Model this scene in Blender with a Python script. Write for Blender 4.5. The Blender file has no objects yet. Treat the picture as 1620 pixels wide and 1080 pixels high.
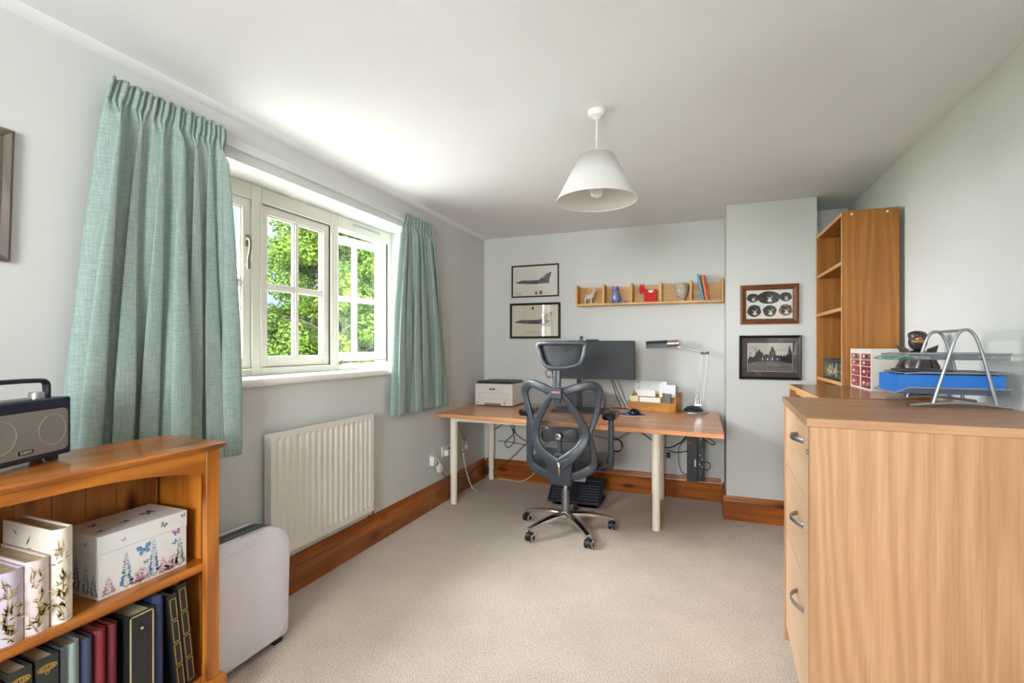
import bpy, math, random
import numpy as np
from mathutils import Vector, Matrix, Euler

D = bpy.data
SC = bpy.context.scene
COL = SC.collection
PI = math.pi

# ------------------------------------------------------------------ camera
cam_d = D.cameras.new('camera')
cam = D.objects.new('camera', cam_d)
COL.objects.link(cam)
cam.location = (0, 0, 1.262)
cam.rotation_euler = (PI / 2, 0, math.atan(300 / 775.0))
cam_d.sensor_width = 36.0
cam_d.sensor_fit = 'HORIZONTAL'
cam_d.lens = 36.0 * 775.0 / 1620.0
cam_d.shift_y = 8.0 / 1620.0
cam_d.clip_start = 0.02
cam_d.clip_end = 300
SC.camera = cam

# ------------------------------------------------------------------ colour management
SC.view_settings.view_transform = 'Standard'
SC.view_settings.look = 'None'
SC.view_settings.exposure = 1.0
SC.view_settings.gamma = 1.0
SC.view_settings.use_curve_mapping = False

# ------------------------------------------------------------------ sky
SKY_FILL_CLOUD = 30.0       # unseen bright cloud around the blue patch, added to light the room
SKY_BLUE = 0.85        # the blue patch low to the north west
world = D.worlds.new('sky')
SC.world = world
world.use_nodes = True
wn = world.node_tree
wn.nodes.clear()


def N(nt, t, **kw):
    n = nt.nodes.new(t)
    for k, v in kw.items():
        if k == 'inp':
            for a, b in v.items():
                n.inputs[a].default_value = b
        else:
            setattr(n, k, v)
    return n


def L(nt, a, b):
    nt.links.new(a, b)


def ramp(nt, stops, fac=None, interp='LINEAR'):
    r = nt.nodes.new('ShaderNodeValToRGB')
    r.color_ramp.interpolation = interp
    e = r.color_ramp.elements
    while len(e) < len(stops):
        e.new(0.5)
    for i, (p, c) in enumerate(stops):
        e[i].position = p
        e[i].color = (c[0], c[1], c[2], 1) if len(c) == 3 else c
    if fac is not None:
        L(nt, fac, r.inputs[0])
    return r


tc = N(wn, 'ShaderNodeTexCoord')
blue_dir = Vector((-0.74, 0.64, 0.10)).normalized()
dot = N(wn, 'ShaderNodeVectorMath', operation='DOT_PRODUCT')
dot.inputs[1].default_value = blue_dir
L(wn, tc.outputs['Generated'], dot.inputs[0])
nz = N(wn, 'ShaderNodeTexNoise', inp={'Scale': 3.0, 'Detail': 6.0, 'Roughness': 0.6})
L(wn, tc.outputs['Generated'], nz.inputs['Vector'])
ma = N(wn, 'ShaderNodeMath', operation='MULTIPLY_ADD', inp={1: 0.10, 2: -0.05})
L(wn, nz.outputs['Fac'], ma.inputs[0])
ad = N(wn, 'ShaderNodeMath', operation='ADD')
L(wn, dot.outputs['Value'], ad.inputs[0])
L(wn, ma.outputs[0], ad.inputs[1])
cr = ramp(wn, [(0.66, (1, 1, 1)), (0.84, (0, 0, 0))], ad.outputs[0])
nz2 = N(wn, 'ShaderNodeTexNoise', inp={'Scale': 9.0, 'Detail': 5.0, 'Roughness': 0.55})
L(wn, tc.outputs['Generated'], nz2.inputs['Vector'])
blue = ramp(wn, [(0.42, (0.52, 0.74, 1.0)), (0.62, (0.95, 0.98, 1.0))], nz2.outputs['Fac'])
bs = N(wn, 'ShaderNodeVectorMath', operation='SCALE', inp={'Scale': SKY_BLUE})
L(wn, blue.outputs[0], bs.inputs[0])
mixw = N(wn, 'ShaderNodeMixRGB')
L(wn, cr.outputs[0], mixw.inputs[0])
L(wn, bs.outputs[0], mixw.inputs[1])
mixw.inputs[2].default_value = (SKY_FILL_CLOUD * 0.955, SKY_FILL_CLOUD * 0.975, SKY_FILL_CLOUD, 1)
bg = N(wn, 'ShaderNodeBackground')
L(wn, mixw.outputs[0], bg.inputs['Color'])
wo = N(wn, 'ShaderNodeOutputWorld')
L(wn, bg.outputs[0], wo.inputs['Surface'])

# ------------------------------------------------------------------ sun on the garden side, shining over the roof
sun_d = D.lights.new('sun', 'SUN')
sun_d.energy = 6.0
sun_d.angle = math.radians(0.6)
sun_d.color = (1.0, 0.95, 0.85)
sun = D.objects.new('sun', sun_d)
COL.objects.link(sun)
sun.rotation_euler = Vector((0.80, -0.05, 0.95)).to_track_quat('Z', 'Y').to_euler()

# sky portals fitted into the two window openings
WY0, WY1, WZ0, WZ1 = 1.27, 3.10, 1.11, 2.105       # main window opening
RX0, RX1, RZ0, RZ1 = -1.05, 0.05, 1.05, 2.00       # unseen window added behind the camera to let in fill light


def portal(name, loc, size, size_y, direction):
    l = D.lights.new(name, 'AREA')
    l.shape = 'RECTANGLE'
    l.size, l.size_y = size, size_y
    l.cycles.is_portal = True
    o = D.objects.new(name, l)
    COL.objects.link(o)
    o.location = loc
    o.rotation_euler = Vector(direction).to_track_quat('-Z', 'Y').to_euler()


portal('portal_window', (-2.30, (WY0 + WY1) / 2, (WZ0 + WZ1) / 2), 1.83, 1.0, (1, 0, 0))
portal('portal_fill_window', ((RX0 + RX1) / 2, -1.88, (RZ0 + RZ1) / 2), 1.10, 0.95, (0, 1, 0))


# ------------------------------------------------------------------ materials
def lin(c):
    c = c / 255.0
    return c / 12.92 if c <= 0.04045 else ((c + 0.055) / 1.055) ** 2.4


def S(r, g, b):
    return (lin(r), lin(g), lin(b))


MATS = {}


def new_mat(name):
    m = D.materials.new(name)
    m.use_nodes = True
    nt = m.node_tree
    nt.nodes.clear()
    out = N(nt, 'ShaderNodeOutputMaterial')
    p = N(nt, 'ShaderNodeBsdfPrincipled')
    L(nt, p.outputs[0], out.inputs[0])
    MATS[name] = m
    return m, nt, p, out


def plain(name, col, rough=0.5, metal=0.0, spec=0.5, bump=0, bscale=200, vary=0.0, vscale=20, coat=0.0):
    """solid colour with slight procedural variation and optional fine bump"""
    if name in MATS:
        return MATS[name]
    m, nt, p, out = new_mat(name)
    p.inputs['Roughness'].default_value = rough
    p.inputs['Metallic'].default_value = metal
    p.inputs['Specular IOR Level'].default_value = spec
    p.inputs['Coat Weight'].default_value = coat
    tcn = N(nt, 'ShaderNodeTexCoord')
    n = N(nt, 'ShaderNodeTexNoise', inp={'Scale': vscale, 'Detail': 4.0})
    L(nt, tcn.outputs['Object'], n.inputs['Vector'])
    v = max(vary, 0.015)
    r = ramp(nt, [(0.3, [c * (1 - v) for c in col]), (0.7, [min(1, c * (1 + v)) for c in col])], n.outputs['Fac'])
    L(nt, r.outputs[0], p.inputs['Base Color'])
    if bump:
        n2 = N(nt, 'ShaderNodeTexNoise', inp={'Scale': bscale, 'Detail': 3.0})
        L(nt, tcn.outputs['Object'], n2.inputs['Vector'])
        b = N(nt, 'ShaderNodeBump', inp={'Strength': bump, 'Distance': 0.002})
        L(nt, n2.outputs['Fac'], b.inputs['Height'])
        L(nt, b.outputs[0], p.inputs['Normal'])
    return m


def wood(kind, axis='x'):
    """procedural timber; axis is the direction the grain runs"""
    name = kind + '_grain_' + axis
    if name in MATS:
        return MATS[name]
    P = {
        # dark, light, ring count, across scale, along scale, rough, knot strength, coat
        'pine': (S(146, 78, 20), S(204, 126, 44), 7.0, 5.0, 0.7, 0.28, 1.0, 0.25),
        'pine_back': (S(150, 88, 32), S(196, 128, 60), 6.0, 5.0, 0.7, 0.45, 1.0, 0.0),
        'skirting': (S(128, 64, 14), S(186, 104, 34), 6.0, 7.0, 0.5, 0.30, 0.8, 0.2),
        'beech': (S(168, 120, 82), S(204, 160, 120), 14.0, 3.6, 0.28, 0.42, 0.0, 0.0),
        'beech_front_lit': (S(222, 182, 140), S(240, 206, 168), 7.0, 2.8, 0.4, 0.42, 0.0, 0.0),  # drawer fronts: window light on them is lightened into this beech colour
        'desk_top': (S(196, 128, 80), S(232, 168, 118), 5.0, 7.0, 0.25, 0.33, 0.0, 0.1),
        'oak': (S(126, 74, 18), S(168, 108, 38), 16.0, 4.5, 0.30, 0.36, 0.0, 0.1),
        'oak_top': (S(134, 78, 22), S(168, 108, 40), 7.0, 4.0, 0.4, 0.25, 0.0, 0.2),
        'oak_edge': (S(196, 142, 84), S(220, 170, 112), 5.0, 6.0, 0.5, 0.45, 0.0, 0.0),
        'shelf_pine': (S(190, 136, 62), S(222, 172, 94), 6.0, 8.0, 0.7, 0.40, 0.0, 0.0),
        'box_wood': (S(166, 102, 28), S(204, 142, 56), 6.0, 12.0, 2.0, 0.40, 0.0, 0.0),
        'frame_brown': (S(84, 46, 22), S(128, 74, 36), 8.0, 20.0, 3.0, 0.40, 0.0, 0.0),
        'frame_grey': (S(84, 76, 68), S(112, 102, 92), 6.0, 14.0, 1.5, 0.5, 0.0, 0.0),
    }[kind]
    dk, lt, rings, ac, al, rough, knots, coat = P
    m, nt, p, out = new_mat(name)
    t = N(nt, 'ShaderNodeTexCoord')
    mp = N(nt, 'ShaderNodeMapping')
    sc = [ac, ac, ac]
    i = 'xyz'.index(axis)
    sc[i] = al
    mp.inputs['Scale'].default_value = sc
    mp.inputs['Location'].default_value = (3.3, 1.7, 0.9)
    L(nt, t.outputs['Object'], mp.inputs['Vector'])
    n1 = N(nt, 'ShaderNodeTexNoise', inp={'Scale': 1.0, 'Detail': 2.0, 'Roughness': 0.45, 'Distortion': 0.25})
    L(nt, mp.outputs[0], n1.inputs['Vector'])
    mu = N(nt, 'ShaderNodeMath', operation='MULTIPLY', inp={1: rings * 2 * PI})
    L(nt, n1.outputs['Fac'], mu.inputs[0])
    si = N(nt, 'ShaderNodeMath', operation='SINE')
    L(nt, mu.outputs[0], si.inputs[0])
    mr = N(nt, 'ShaderNodeMapRange', inp={1: -1.0, 2: 1.0, 3: 0.0, 4: 1.0})
    L(nt, si.outputs[0], mr.inputs[0])
    # fine pores
    mp2 = N(nt, 'ShaderNodeMapping')
    s2 = [150.0, 150.0, 150.0]
    s2[i] = 4.0
    mp2.inputs['Scale'].default_value = s2
    L(nt, t.outputs['Object'], mp2.inputs['Vector'])
    n2 = N(nt, 'ShaderNodeTexNoise', inp={'Scale': 1.0, 'Detail': 4.0, 'Roughness': 0.6})
    L(nt, mp2.outputs[0], n2.inputs['Vector'])
    mix = N(nt, 'ShaderNodeMath', operation='MULTIPLY_ADD', inp={1: 0.30 if kind in ('beech', 'beech_front_lit', 'oak') else 0.45, 2: 0.0})
    L(nt, mr.outputs[0], mix.inputs[0])
    add = N(nt, 'ShaderNodeMath', operation='MULTIPLY_ADD', inp={1: 0.85 if kind in ('beech', 'beech_front_lit', 'oak') else 0.6})
    L(nt, n2.outputs['Fac'], add.inputs[0])
    L(nt, mix.outputs[0], add.inputs[2])
    r = ramp(nt, [(0.12, dk), (0.85, lt)], add.outputs[0])
    col = r.outputs[0]
    # broad board tone
    n3 = N(nt, 'ShaderNodeTexNoise', inp={'Scale': 0.8, 'Detail': 1.0})
    L(nt, mp.outputs[0], n3.inputs['Vector'])
    r3 = ramp(nt, [(0.3, (0.86, 0.86, 0.86)), (0.7, (1.0, 1.0, 1.0))], n3.outputs['Fac'])
    mm = N(nt, 'ShaderNodeMixRGB', blend_type='MULTIPLY', inp={0: 1.0})
    L(nt, col, mm.inputs[1])
    L(nt, r3.outputs[0], mm.inputs[2])
    col = mm.outputs[0]
    if knots:
        mp4 = N(nt, 'ShaderNodeMapping')
        s4 = [8.0, 8.0, 8.0]
        s4[i] = 3.4
        mp4.inputs['Scale'].default_value = s4
        L(nt, t.outputs['Object'], mp4.inputs['Vector'])
        vo = N(nt, 'ShaderNodeTexVoronoi', inp={'Scale': 1.0, 'Randomness': 1.0})
        L(nt, mp4.outputs[0], vo.inputs['Vector'])
        rk = ramp(nt, [(0.09, (0.13, 0.07, 0.04)), (0.15, (0.55, 0.42, 0.32)), (0.26, (1, 1, 1))], vo.outputs['Distance'])
        m2 = N(nt, 'ShaderNodeMixRGB', blend_type='MULTIPLY', inp={0: knots})
        L(nt, col, m2.inputs[1])
        L(nt, rk.outputs[0], m2.inputs[2])
        col = m2.outputs[0]
    L(nt, col, p.inputs['Base Color'])
    p.inputs['Roughness'].default_value = rough
    p.inputs['Coat Weight'].default_value = coat
    p.inputs['Coat Roughness'].default_value = 0.15
    bm = N(nt, 'ShaderNodeBump', inp={'Strength': 0.08, 'Distance': 0.001})
    L(nt, n2.outputs['Fac'], bm.inputs['Height'])
    L(nt, bm.outputs[0], p.inputs['Normal'])
    return m


def fabric(name, c1, c2, scale=260, translucent=0.0, rough=0.95):
    if name in MATS:
        return MATS[name]
    m, nt, p, out = new_mat(name)
    t = N(nt, 'ShaderNodeTexCoord')
    hs = []
    for sc in ((scale, scale, 12.0), (26.0, 26.0, scale)):
        mp = N(nt, 'ShaderNodeMapping')
        mp.inputs['Scale'].default_value = sc
        L(nt, t.outputs['Object'], mp.inputs['Vector'])
        n = N(nt, 'ShaderNodeTexNoise', inp={'Scale': 1.0, 'Detail': 3.0, 'Roughness': 0.65})
        L(nt, mp.outputs[0], n.inputs['Vector'])
        hs.append(n.outputs['Fac'])
    a = N(nt, 'ShaderNodeMath', operation='ADD')
    L(nt, hs[0], a.inputs[0])
    L(nt, hs[1], a.inputs[1])
    h = N(nt, 'ShaderNodeMath', operation='MULTIPLY', inp={1: 0.5})
    L(nt, a.outputs[0], h.inputs[0])
    r = ramp(nt, [(0.36, c1), (0.64, c2)], h.outputs[0])
    L(nt, r.outputs[0], p.inputs['Base Color'])
    p.inputs['Roughness'].default_value = rough
    p.inputs['Sheen Weight'].default_value = 0.15
    b = N(nt, 'ShaderNodeBump', inp={'Strength': 0.25, 'Distance': 0.0008})
    L(nt, h.outputs[0], b.inputs['Height'])
    L(nt, b.outputs[0], p.inputs['Normal'])
    if translucent:
        tr = N(nt, 'ShaderNodeBsdfTranslucent')
        L(nt, r.outputs[0], tr.inputs['Color'])
        mx = N(nt, 'ShaderNodeMixShader', inp={0: translucent})
        L(nt, p.outputs[0], mx.inputs[1])
        L(nt, tr.outputs[0], mx.inputs[2])
        L(nt, mx.outputs[0], out.inputs[0])
    return m


def glass(name, tint=(1, 1, 1), refl=1.0, rough=0.0):
    if name in MATS:
        return MATS[name]
    m, nt, p, out = new_mat(name)
    nt.nodes.remove(p)
    tr = N(nt, 'ShaderNodeBsdfTransparent')
    tr.inputs[0].default_value = (*tint, 1)
    gl = N(nt, 'ShaderNodeBsdfGlossy')
    gl.inputs['Roughness'].default_value = rough
    fr = N(nt, 'ShaderNodeFresnel', inp={'IOR': 1.5})
    ge = N(nt, 'ShaderNodeNewGeometry')          # same index of refraction seen from either side of the pane
    io_ = N(nt, 'ShaderNodeMapRange', inp={1: 0.0, 2: 1.0, 3: 1.5, 4: 1 / 1.5})
    L(nt, ge.outputs['Backfacing'], io_.inputs[0])
    L(nt, io_.outputs[0], fr.inputs['IOR'])
    mu = N(nt, 'ShaderNodeMath', operation='MULTIPLY', inp={1: refl})
    L(nt, fr.outputs[0], mu.inputs[0])
    mx = N(nt, 'ShaderNodeMixShader')
    L(nt, mu.outputs[0], mx.inputs[0])
    L(nt, tr.outputs[0], mx.inputs[1])
    L(nt, gl.outputs[0], mx.inputs[2])
    L(nt, mx.outputs[0], out.inputs[0])
    return m


M_wall = plain('wall_paint', S(208, 209, 206), 0.9, bump=0.05, bscale=90, vary=0.008, vscale=3)
M_ceil = plain('ceiling_paint', S(236, 237, 239), 0.95, bump=0.04, bscale=60, vary=0.006, vscale=3)
M_gloss = plain('white_gloss_paint', S(236, 234, 226), 0.35, vary=0.01)
M_cream = plain('window_paint', S(230, 227, 218), 0.38, vary=0.015, vscale=6)
M_black = plain('black_plastic', S(30, 31, 33), 0.42)
M_blackgl = plain('gloss_black_plastic', S(16, 17, 19), 0.16)
M_dgrey = plain('charcoal_plastic', S(62, 66, 71), 0.42, bump=0.15, bscale=500)
M_mgrey = plain('grey_plastic', S(120, 122, 124), 0.45)
M_chrome = plain('chrome', S(214, 216, 218), 0.12, metal=1.0)
M_satin = plain('satin_steel', S(176, 178, 180), 0.33, metal=1.0)
M_silver = plain('silver_paint', S(160, 163, 168), 0.38, metal=0.7)
M_white = plain('white_plastic', S(232, 231, 228), 0.4)
M_cable = plain('black_cable', S(28, 24, 26), 0.5)
M_copper = plain('copper', S(170, 96, 66), 0.35, metal=1.0)
M_brass = plain('aged_brass', S(128, 126, 102), 0.4, metal=0.6)
M_paper = plain('paper', S(238, 236, 232), 0.85, vary=0.02)
M_glass = glass('window_glass', (0.97, 0.985, 0.98))
M_pglass = glass('picture_glass', (0.985, 0.985, 0.985), refl=1.3)
M_gold = plain('gold_leaf', S(206, 168, 84), 0.35, metal=0.6)


# carpet
def carpet():
    m, nt, p, out = new_mat('carpet')
    t = N(nt, 'ShaderNodeTexCoord')
    n1 = N(nt, 'ShaderNodeTexNoise', inp={'Scale': 170.0, 'Detail': 3.0, 'Roughness': 0.75})
    n2 = N(nt, 'ShaderNodeTexNoise', inp={'Scale': 2.2, 'Detail': 4.0, 'Roughness': 0.6})
    vo = N(nt, 'ShaderNodeTexVoronoi', inp={'Scale': 210.0})
    for n in (n1, n2, vo):
        L(nt, t.outputs['Object'], n.inputs['Vector'])
    r = ramp(nt, [(0.30, S(126, 104, 90)), (0.41, S(212, 194, 178)), (0.60, S(238, 225, 213))], n1.outputs['Fac'])
    r2 = ramp(nt, [(0.35, (0.88, 0.88, 0.88)), (0.65, (1, 1, 1))], n2.outputs['Fac'])
    mm = N(nt, 'ShaderNodeMixRGB', blend_type='MULTIPLY', inp={0: 1.0})
    L(nt, r.outputs[0], mm.inputs[1])
    L(nt, r2.outputs[0], mm.inputs[2])
    L(nt, mm.outputs[0], p.inputs['Base Color'])
    p.inputs['Roughness'].default_value = 1.0
    p.inputs['Specular IOR Level'].default_value = 0.1
    a = N(nt, 'ShaderNodeMath', operation='ADD')
    L(nt, n1.outputs['Fac'], a.inputs[0])
    L(nt, vo.outputs['Distance'], a.inputs[1])
    b = N(nt, 'ShaderNodeBump', inp={'Strength': 0.7, 'Distance': 0.006})
    L(nt, a.outputs[0], b.inputs['Height'])
    L(nt, b.outputs[0], p.inputs['Normal'])
    return m


M_carpet = carpet()

# ------------------------------------------------------------------ mesh helpers
OFF = {}


def basis(T, up):
    T = T.normalized()
    Nn = up - T * up.dot(T)
    if Nn.length < 1e-5:
        Nn = Vector((1, 0, 0)) - T * T.x
        if Nn.length < 1e-5:
            Nn = Vector((0, 1, 0))
    Nn.normalize()
    return T.cross(Nn), Nn


def smooth_path(pts, n=6, closed=False):
    """Catmull-Rom through the points"""
    P = [Vector(p) for p in pts]
    out = []
    m = len(P)
    rng = range(m) if closed else range(m - 1)
    for i in rng:
        if closed:
            p0, p1, p2, p3 = P[(i - 1) % m], P[i], P[(i + 1) % m], P[(i + 2) % m]
        else:
            p0, p1, p2, p3 = P[max(i - 1, 0)], P[i], P[i + 1], P[min(i + 2, m - 1)]
        for k in range(n):
            t = k / n
            out.append(0.5 * ((2 * p1) + (-p0 + p2) * t + (2 * p0 - 5 * p1 + 4 * p2 - p3) * t * t + (-p0 + 3 * p1 - 3 * p2 + p3) * t ** 3))
    if not closed:
        out.append(P[-1])
    return out


class MB:
    def __init__(s):
        s.v, s.f, s.m = [], [], []
        s.M = None

    def add(s, vs, fs, mi=0):
        b = len(s.v)
        for p in vs:
            p = Vector(p)
            if s.M is not None:
                p = s.M @ p
            s.v.append(tuple(p))
        for f in fs:
            s.f.append(tuple(b + i for i in f))
            s.m.append(mi)
        return s

    def box(s, x0, x1, y0, y1, z0, z1, mi=0):
        v = [(x, y, z) for x in (x0, x1) for y in (y0, y1) for z in (z0, z1)]
        f = [(0, 1, 3, 2), (4, 6, 7, 5), (0, 4, 5, 1), (2, 3, 7, 6), (0, 2, 6, 4), (1, 5, 7, 3)]
        return s.add(v, f, mi)

    def quad(s, a, b, c, d, mi=0):
        return s.add([a, b, c, d], [(0, 1, 2, 3)], mi)

    def poly(s, pts, mi=0):
        return s.add(pts, [tuple(range(len(pts)))], mi)

    def prism(s, pts, axis, a0, a1, mi=0, cap=True):
        """extrude a 2D outline (the two remaining axes in xyz order) along axis"""
        def mk(p, a):
            q = list(p)
            q.insert('xyz'.index(axis), a)
            return tuple(q)
        n = len(pts)
        v = [mk(p, a0) for p in pts] + [mk(p, a1) for p in pts]
        f = [(i, (i + 1) % n, n + (i + 1) % n, n + i) for i in range(n)]
        if cap:
            f += [tuple(range(n - 1, -1, -1)), tuple(range(n, 2 * n))]
        return s.add(v, f, mi)

    def lathe(s, prof, c=(0, 0, 0), seg=32, axis='z', mi=0, cap=True):
        v, f = [], []
        for r, h in prof:
            for k in range(seg):
                a = 2 * PI * k / seg
                p = [r * math.cos(a), r * math.sin(a)]
                p.insert('xyz'.index(axis), h)
                v.append((c[0] + p[0], c[1] + p[1], c[2] + p[2]))
        n = len(prof)
        for j in range(n - 1):
            for k in range(seg):
                f.append((j * seg + k, j * seg + (k + 1) % seg, (j + 1) * seg + (k + 1) % seg, (j + 1) * seg + k))
        if cap:
            f.append(tuple(range(seg - 1, -1, -1)))
            f.append(tuple(range((n - 1) * seg, n * seg)))
        return s.add(v, f, mi)

    def tube(s, pts, rx, ry=None, up=(0, 0, 1), seg=10, closed=False, mi=0, power=1.0, cap=True):
        ry = rx if ry is None else ry
        P = [Vector(p) for p in pts]
        n = len(P)
        rxs = rx if isinstance(rx, (list, tuple)) else [rx] * n
        rys = ry if isinstance(ry, (list, tuple)) else [ry] * n
        up = Vector(up)
        v, f = [], []
        prevB = None
        for i, p in enumerate(P):
            if closed:
                T = P[(i + 1) % n] - P[(i - 1) % n]
            else:
                T = P[min(i + 1, n - 1)] - P[max(i - 1, 0)]
            if T.length < 1e-9:
                T = Vector((0, 0, 1))
            B, Nn = basis(T, up)
            if prevB is not None and B.dot(prevB) < 0 and abs(T.normalized().dot(up)) > 0.9:
                B, Nn = -B, -Nn
            prevB = B
            j = int(i * (len(rxs) - 1) / max(1, n - 1)) if len(rxs) != n else i
            t = (i * (len(rxs) - 1) / max(1, n - 1)) - j if len(rxs) != n else 0
            a = rxs[j] * (1 - t) + (rxs[min(j + 1, len(rxs) - 1)] * t)
            j2 = int(i * (len(rys) - 1) / max(1, n - 1)) if len(rys) != n else i
            t2 = (i * (len(rys) - 1) / max(1, n - 1)) - j2 if len(rys) != n else 0
            b = rys[j2] * (1 - t2) + (rys[min(j2 + 1, len(rys) - 1)] * t2)
            for k in range(seg):
                th = 2 * PI * (k + 0.5) / seg
                cc, ss = math.cos(th), math.sin(th)
                cc = math.copysign(abs(cc) ** power, cc)
                ss = math.copysign(abs(ss) ** power, ss)
                v.append(p + B * (cc * a) + Nn * (ss * b))
        for i in range(n if closed else n - 1):
            for k in range(seg):
                a = i * seg + k
                b = i * seg + (k + 1) % seg
                c = ((i + 1) % n) * seg + (k + 1) % seg
                d = ((i + 1) % n) * seg + k
                f.append((a, b, c, d))
        if not closed and cap:
            f.append(tuple(range(seg - 1, -1, -1)))
            f.append(tuple(range((n - 1) * seg, n * seg)))
        return s.add(v, f, mi)

    def ball(s, c, r, seg=20, rings=12, mi=0, rot=None):
        r = (r, r, r) if not isinstance(r, (tuple, list)) else r
        v, f = [], []
        R = rot if rot is not None else Matrix.Identity(3)
        v.append(Vector(c) + R @ Vector((0, 0, -r[2])))
        for j in range(1, rings):
            ph = -PI / 2 + PI * j / rings
            for k in range(seg):
                a = 2 * PI * k / seg
                v.append(Vector(c) + R @ Vector((r[0] * math.cos(ph) * math.cos(a), r[1] * math.cos(ph) * math.sin(a), r[2] * math.sin(ph))))
        v.append(Vector(c) + R @ Vector((0, 0, r[2])))
        t = len(v) - 1
        for k in range(seg):
            f.append((0, 1 + (k + 1) % seg, 1 + k))
            f.append((t, t - seg + k, t - seg + (k + 1) % seg))
        for j in range(rings - 2):
            for k in range(seg):
                a = 1 + j * seg + k
                b = 1 + j * seg + (k + 1) % seg
                f.append((a, b, b + seg, a + seg))
        return s.add(v, f, mi)

    def grid(s, fn, nu, nv, mi=0):
        v = [fn(i / nu, j / nv) for j in range(nv + 1) for i in range(nu + 1)]
        f = [(j * (nu + 1) + i, j * (nu + 1) + i + 1, (j + 1) * (nu + 1) + i + 1, (j + 1) * (nu + 1) + i) for j in range(nv) for i in range(nu)]
        return s.add(v, f, mi)

    def build(s, name, mats, parent=None, loc=None, bevel=0.0, bseg=2, angle=35, solid=0.0, remesh=0.0, sub=0, merge=False):
        if parent is not None:
            off = OFF[parent.as_pointer()]
        else:
            if loc is None:
                a = np.array(s.v)
                loc = ((a[:, 0].min() + a[:, 0].max()) / 2, (a[:, 1].min() + a[:, 1].max()) / 2, a[:, 2].min())
            off = Vector(loc)
        me = D.meshes.new(name)
        me.from_pydata([(p[0] - off[0], p[1] - off[1], p[2] - off[2]) for p in s.v], [], s.f)
        if not isinstance(mats, (list, tuple)):
            mats = [mats]
        for m in mats:
            me.materials.append(m)
        me.polygons.foreach_set('material_index', s.m)
        me.polygons.foreach_set('use_smooth', [True] * len(s.f))
        me.update()
        import bmesh
        b = bmesh.new()
        b.from_mesh(me)
        if merge:
            bmesh.ops.remove_doubles(b, verts=b.verts, dist=0.0001)
        bmesh.ops.recalc_face_normals(b, faces=b.faces)
        b.to_mesh(me)
        b.free()
        me.set_sharp_from_angle(angle=math.radians(angle))
        o = D.objects.new(name, me)
        COL.objects.link(o)
        if parent is not None:
            o.parent = parent
        else:
            o.location = off
        OFF[o.as_pointer()] = Vector(off)
        if solid:
            q = o.modifiers.new('thickness', 'SOLIDIFY')
            q.thickness = solid
            q.offset = 0
        if remesh:
            q = o.modifiers.new('fuse', 'REMESH')
            q.mode = 'VOXEL'
            q.voxel_size = remesh
            q.use_smooth_shade = True
            q = o.modifiers.new('soften', 'SMOOTH')
            q.iterations = 4
            q.factor = 0.5
        if bevel:
            q = o.modifiers.new('bevel', 'BEVEL')
            q.width = bevel
            q.segments = bseg
            q.limit_method = 'ANGLE'
            q.angle_limit = math.radians(40)
            q.harden_normals = False
        if sub:
            q = o.modifiers.new('sub', 'SUBSURF')
            q.levels = q.render_levels = sub
        return o


def thing(name, label, cat, loc, group=None, kind=None):
    o = D.objects.new(name, None)
    o.empty_display_size = 0.05
    COL.objects.link(o)
    o.location = loc
    OFF[o.as_pointer()] = Vector(loc)
    if label:
        o['label'] = label
    if cat:
        o['category'] = cat
    if group:
        o['group'] = group
    if kind:
        o['kind'] = kind
    return o


def tag(o, label, cat, group=None, kind=None):
    if label:
        o['label'] = label
    if cat:
        o['category'] = cat
    if group:
        o['group'] = group
    if kind:
        o['kind'] = kind
    return o


def struct(o, label, cat='structure'):
    o['kind'] = 'structure'
    o['label'] = label
    o['category'] = cat
    return o


def text(name, s, size, M, mat, parent, depth=0.0004, sx=1.0):
    """lettering as a mesh part; M maps text plane (x right, y up) to the world"""
    c = D.curves.new(name, 'FONT')
    c.body = s
    c.size = size
    c.extrude = depth
    c.align_x = 'CENTER'
    c.align_y = 'CENTER'
    t = D.objects.new(name, c)
    COL.objects.link(t)
    dg = bpy.context.evaluated_depsgraph_get()
    dg.update()
    me = D.meshes.new_from_object(t.evaluated_get(dg))
    D.objects.remove(t)
    D.curves.remove(c)
    me.transform(Matrix.Translation(-OFF[parent.as_pointer()]) @ M @ Matrix.Diagonal((sx, 1, 1, 1)))
    me.materials.clear()
    me.materials.append(mat)
    o = D.objects.new(name, me)
    COL.objects.link(o)
    o.parent = parent
    OFF[o.as_pointer()] = OFF[parent.as_pointer()].copy()
    return o


def plane_M(origin, right, up):
    r, u = Vector(right).normalized(), Vector(up).normalized()
    n = r.cross(u)
    m = Matrix((r, u, n)).transposed().to_4x4()
    m.translation = Vector(origin)
    return m


def rr(w, h, r, n=6):
    """rounded rectangle outline centred on 0"""
    out = []
    for cx, cy, a0 in ((w / 2 - r, h / 2 - r, 0), (-w / 2 + r, h / 2 - r, 90), (-w / 2 + r, -h / 2 + r, 180), (w / 2 - r, -h / 2 + r, 270)):
        for k in range(n + 1):
            a = math.radians(a0 + 90 * k / n)
            out.append((cx + r * math.cos(a), cy + r * math.sin(a)))
    return out


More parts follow.
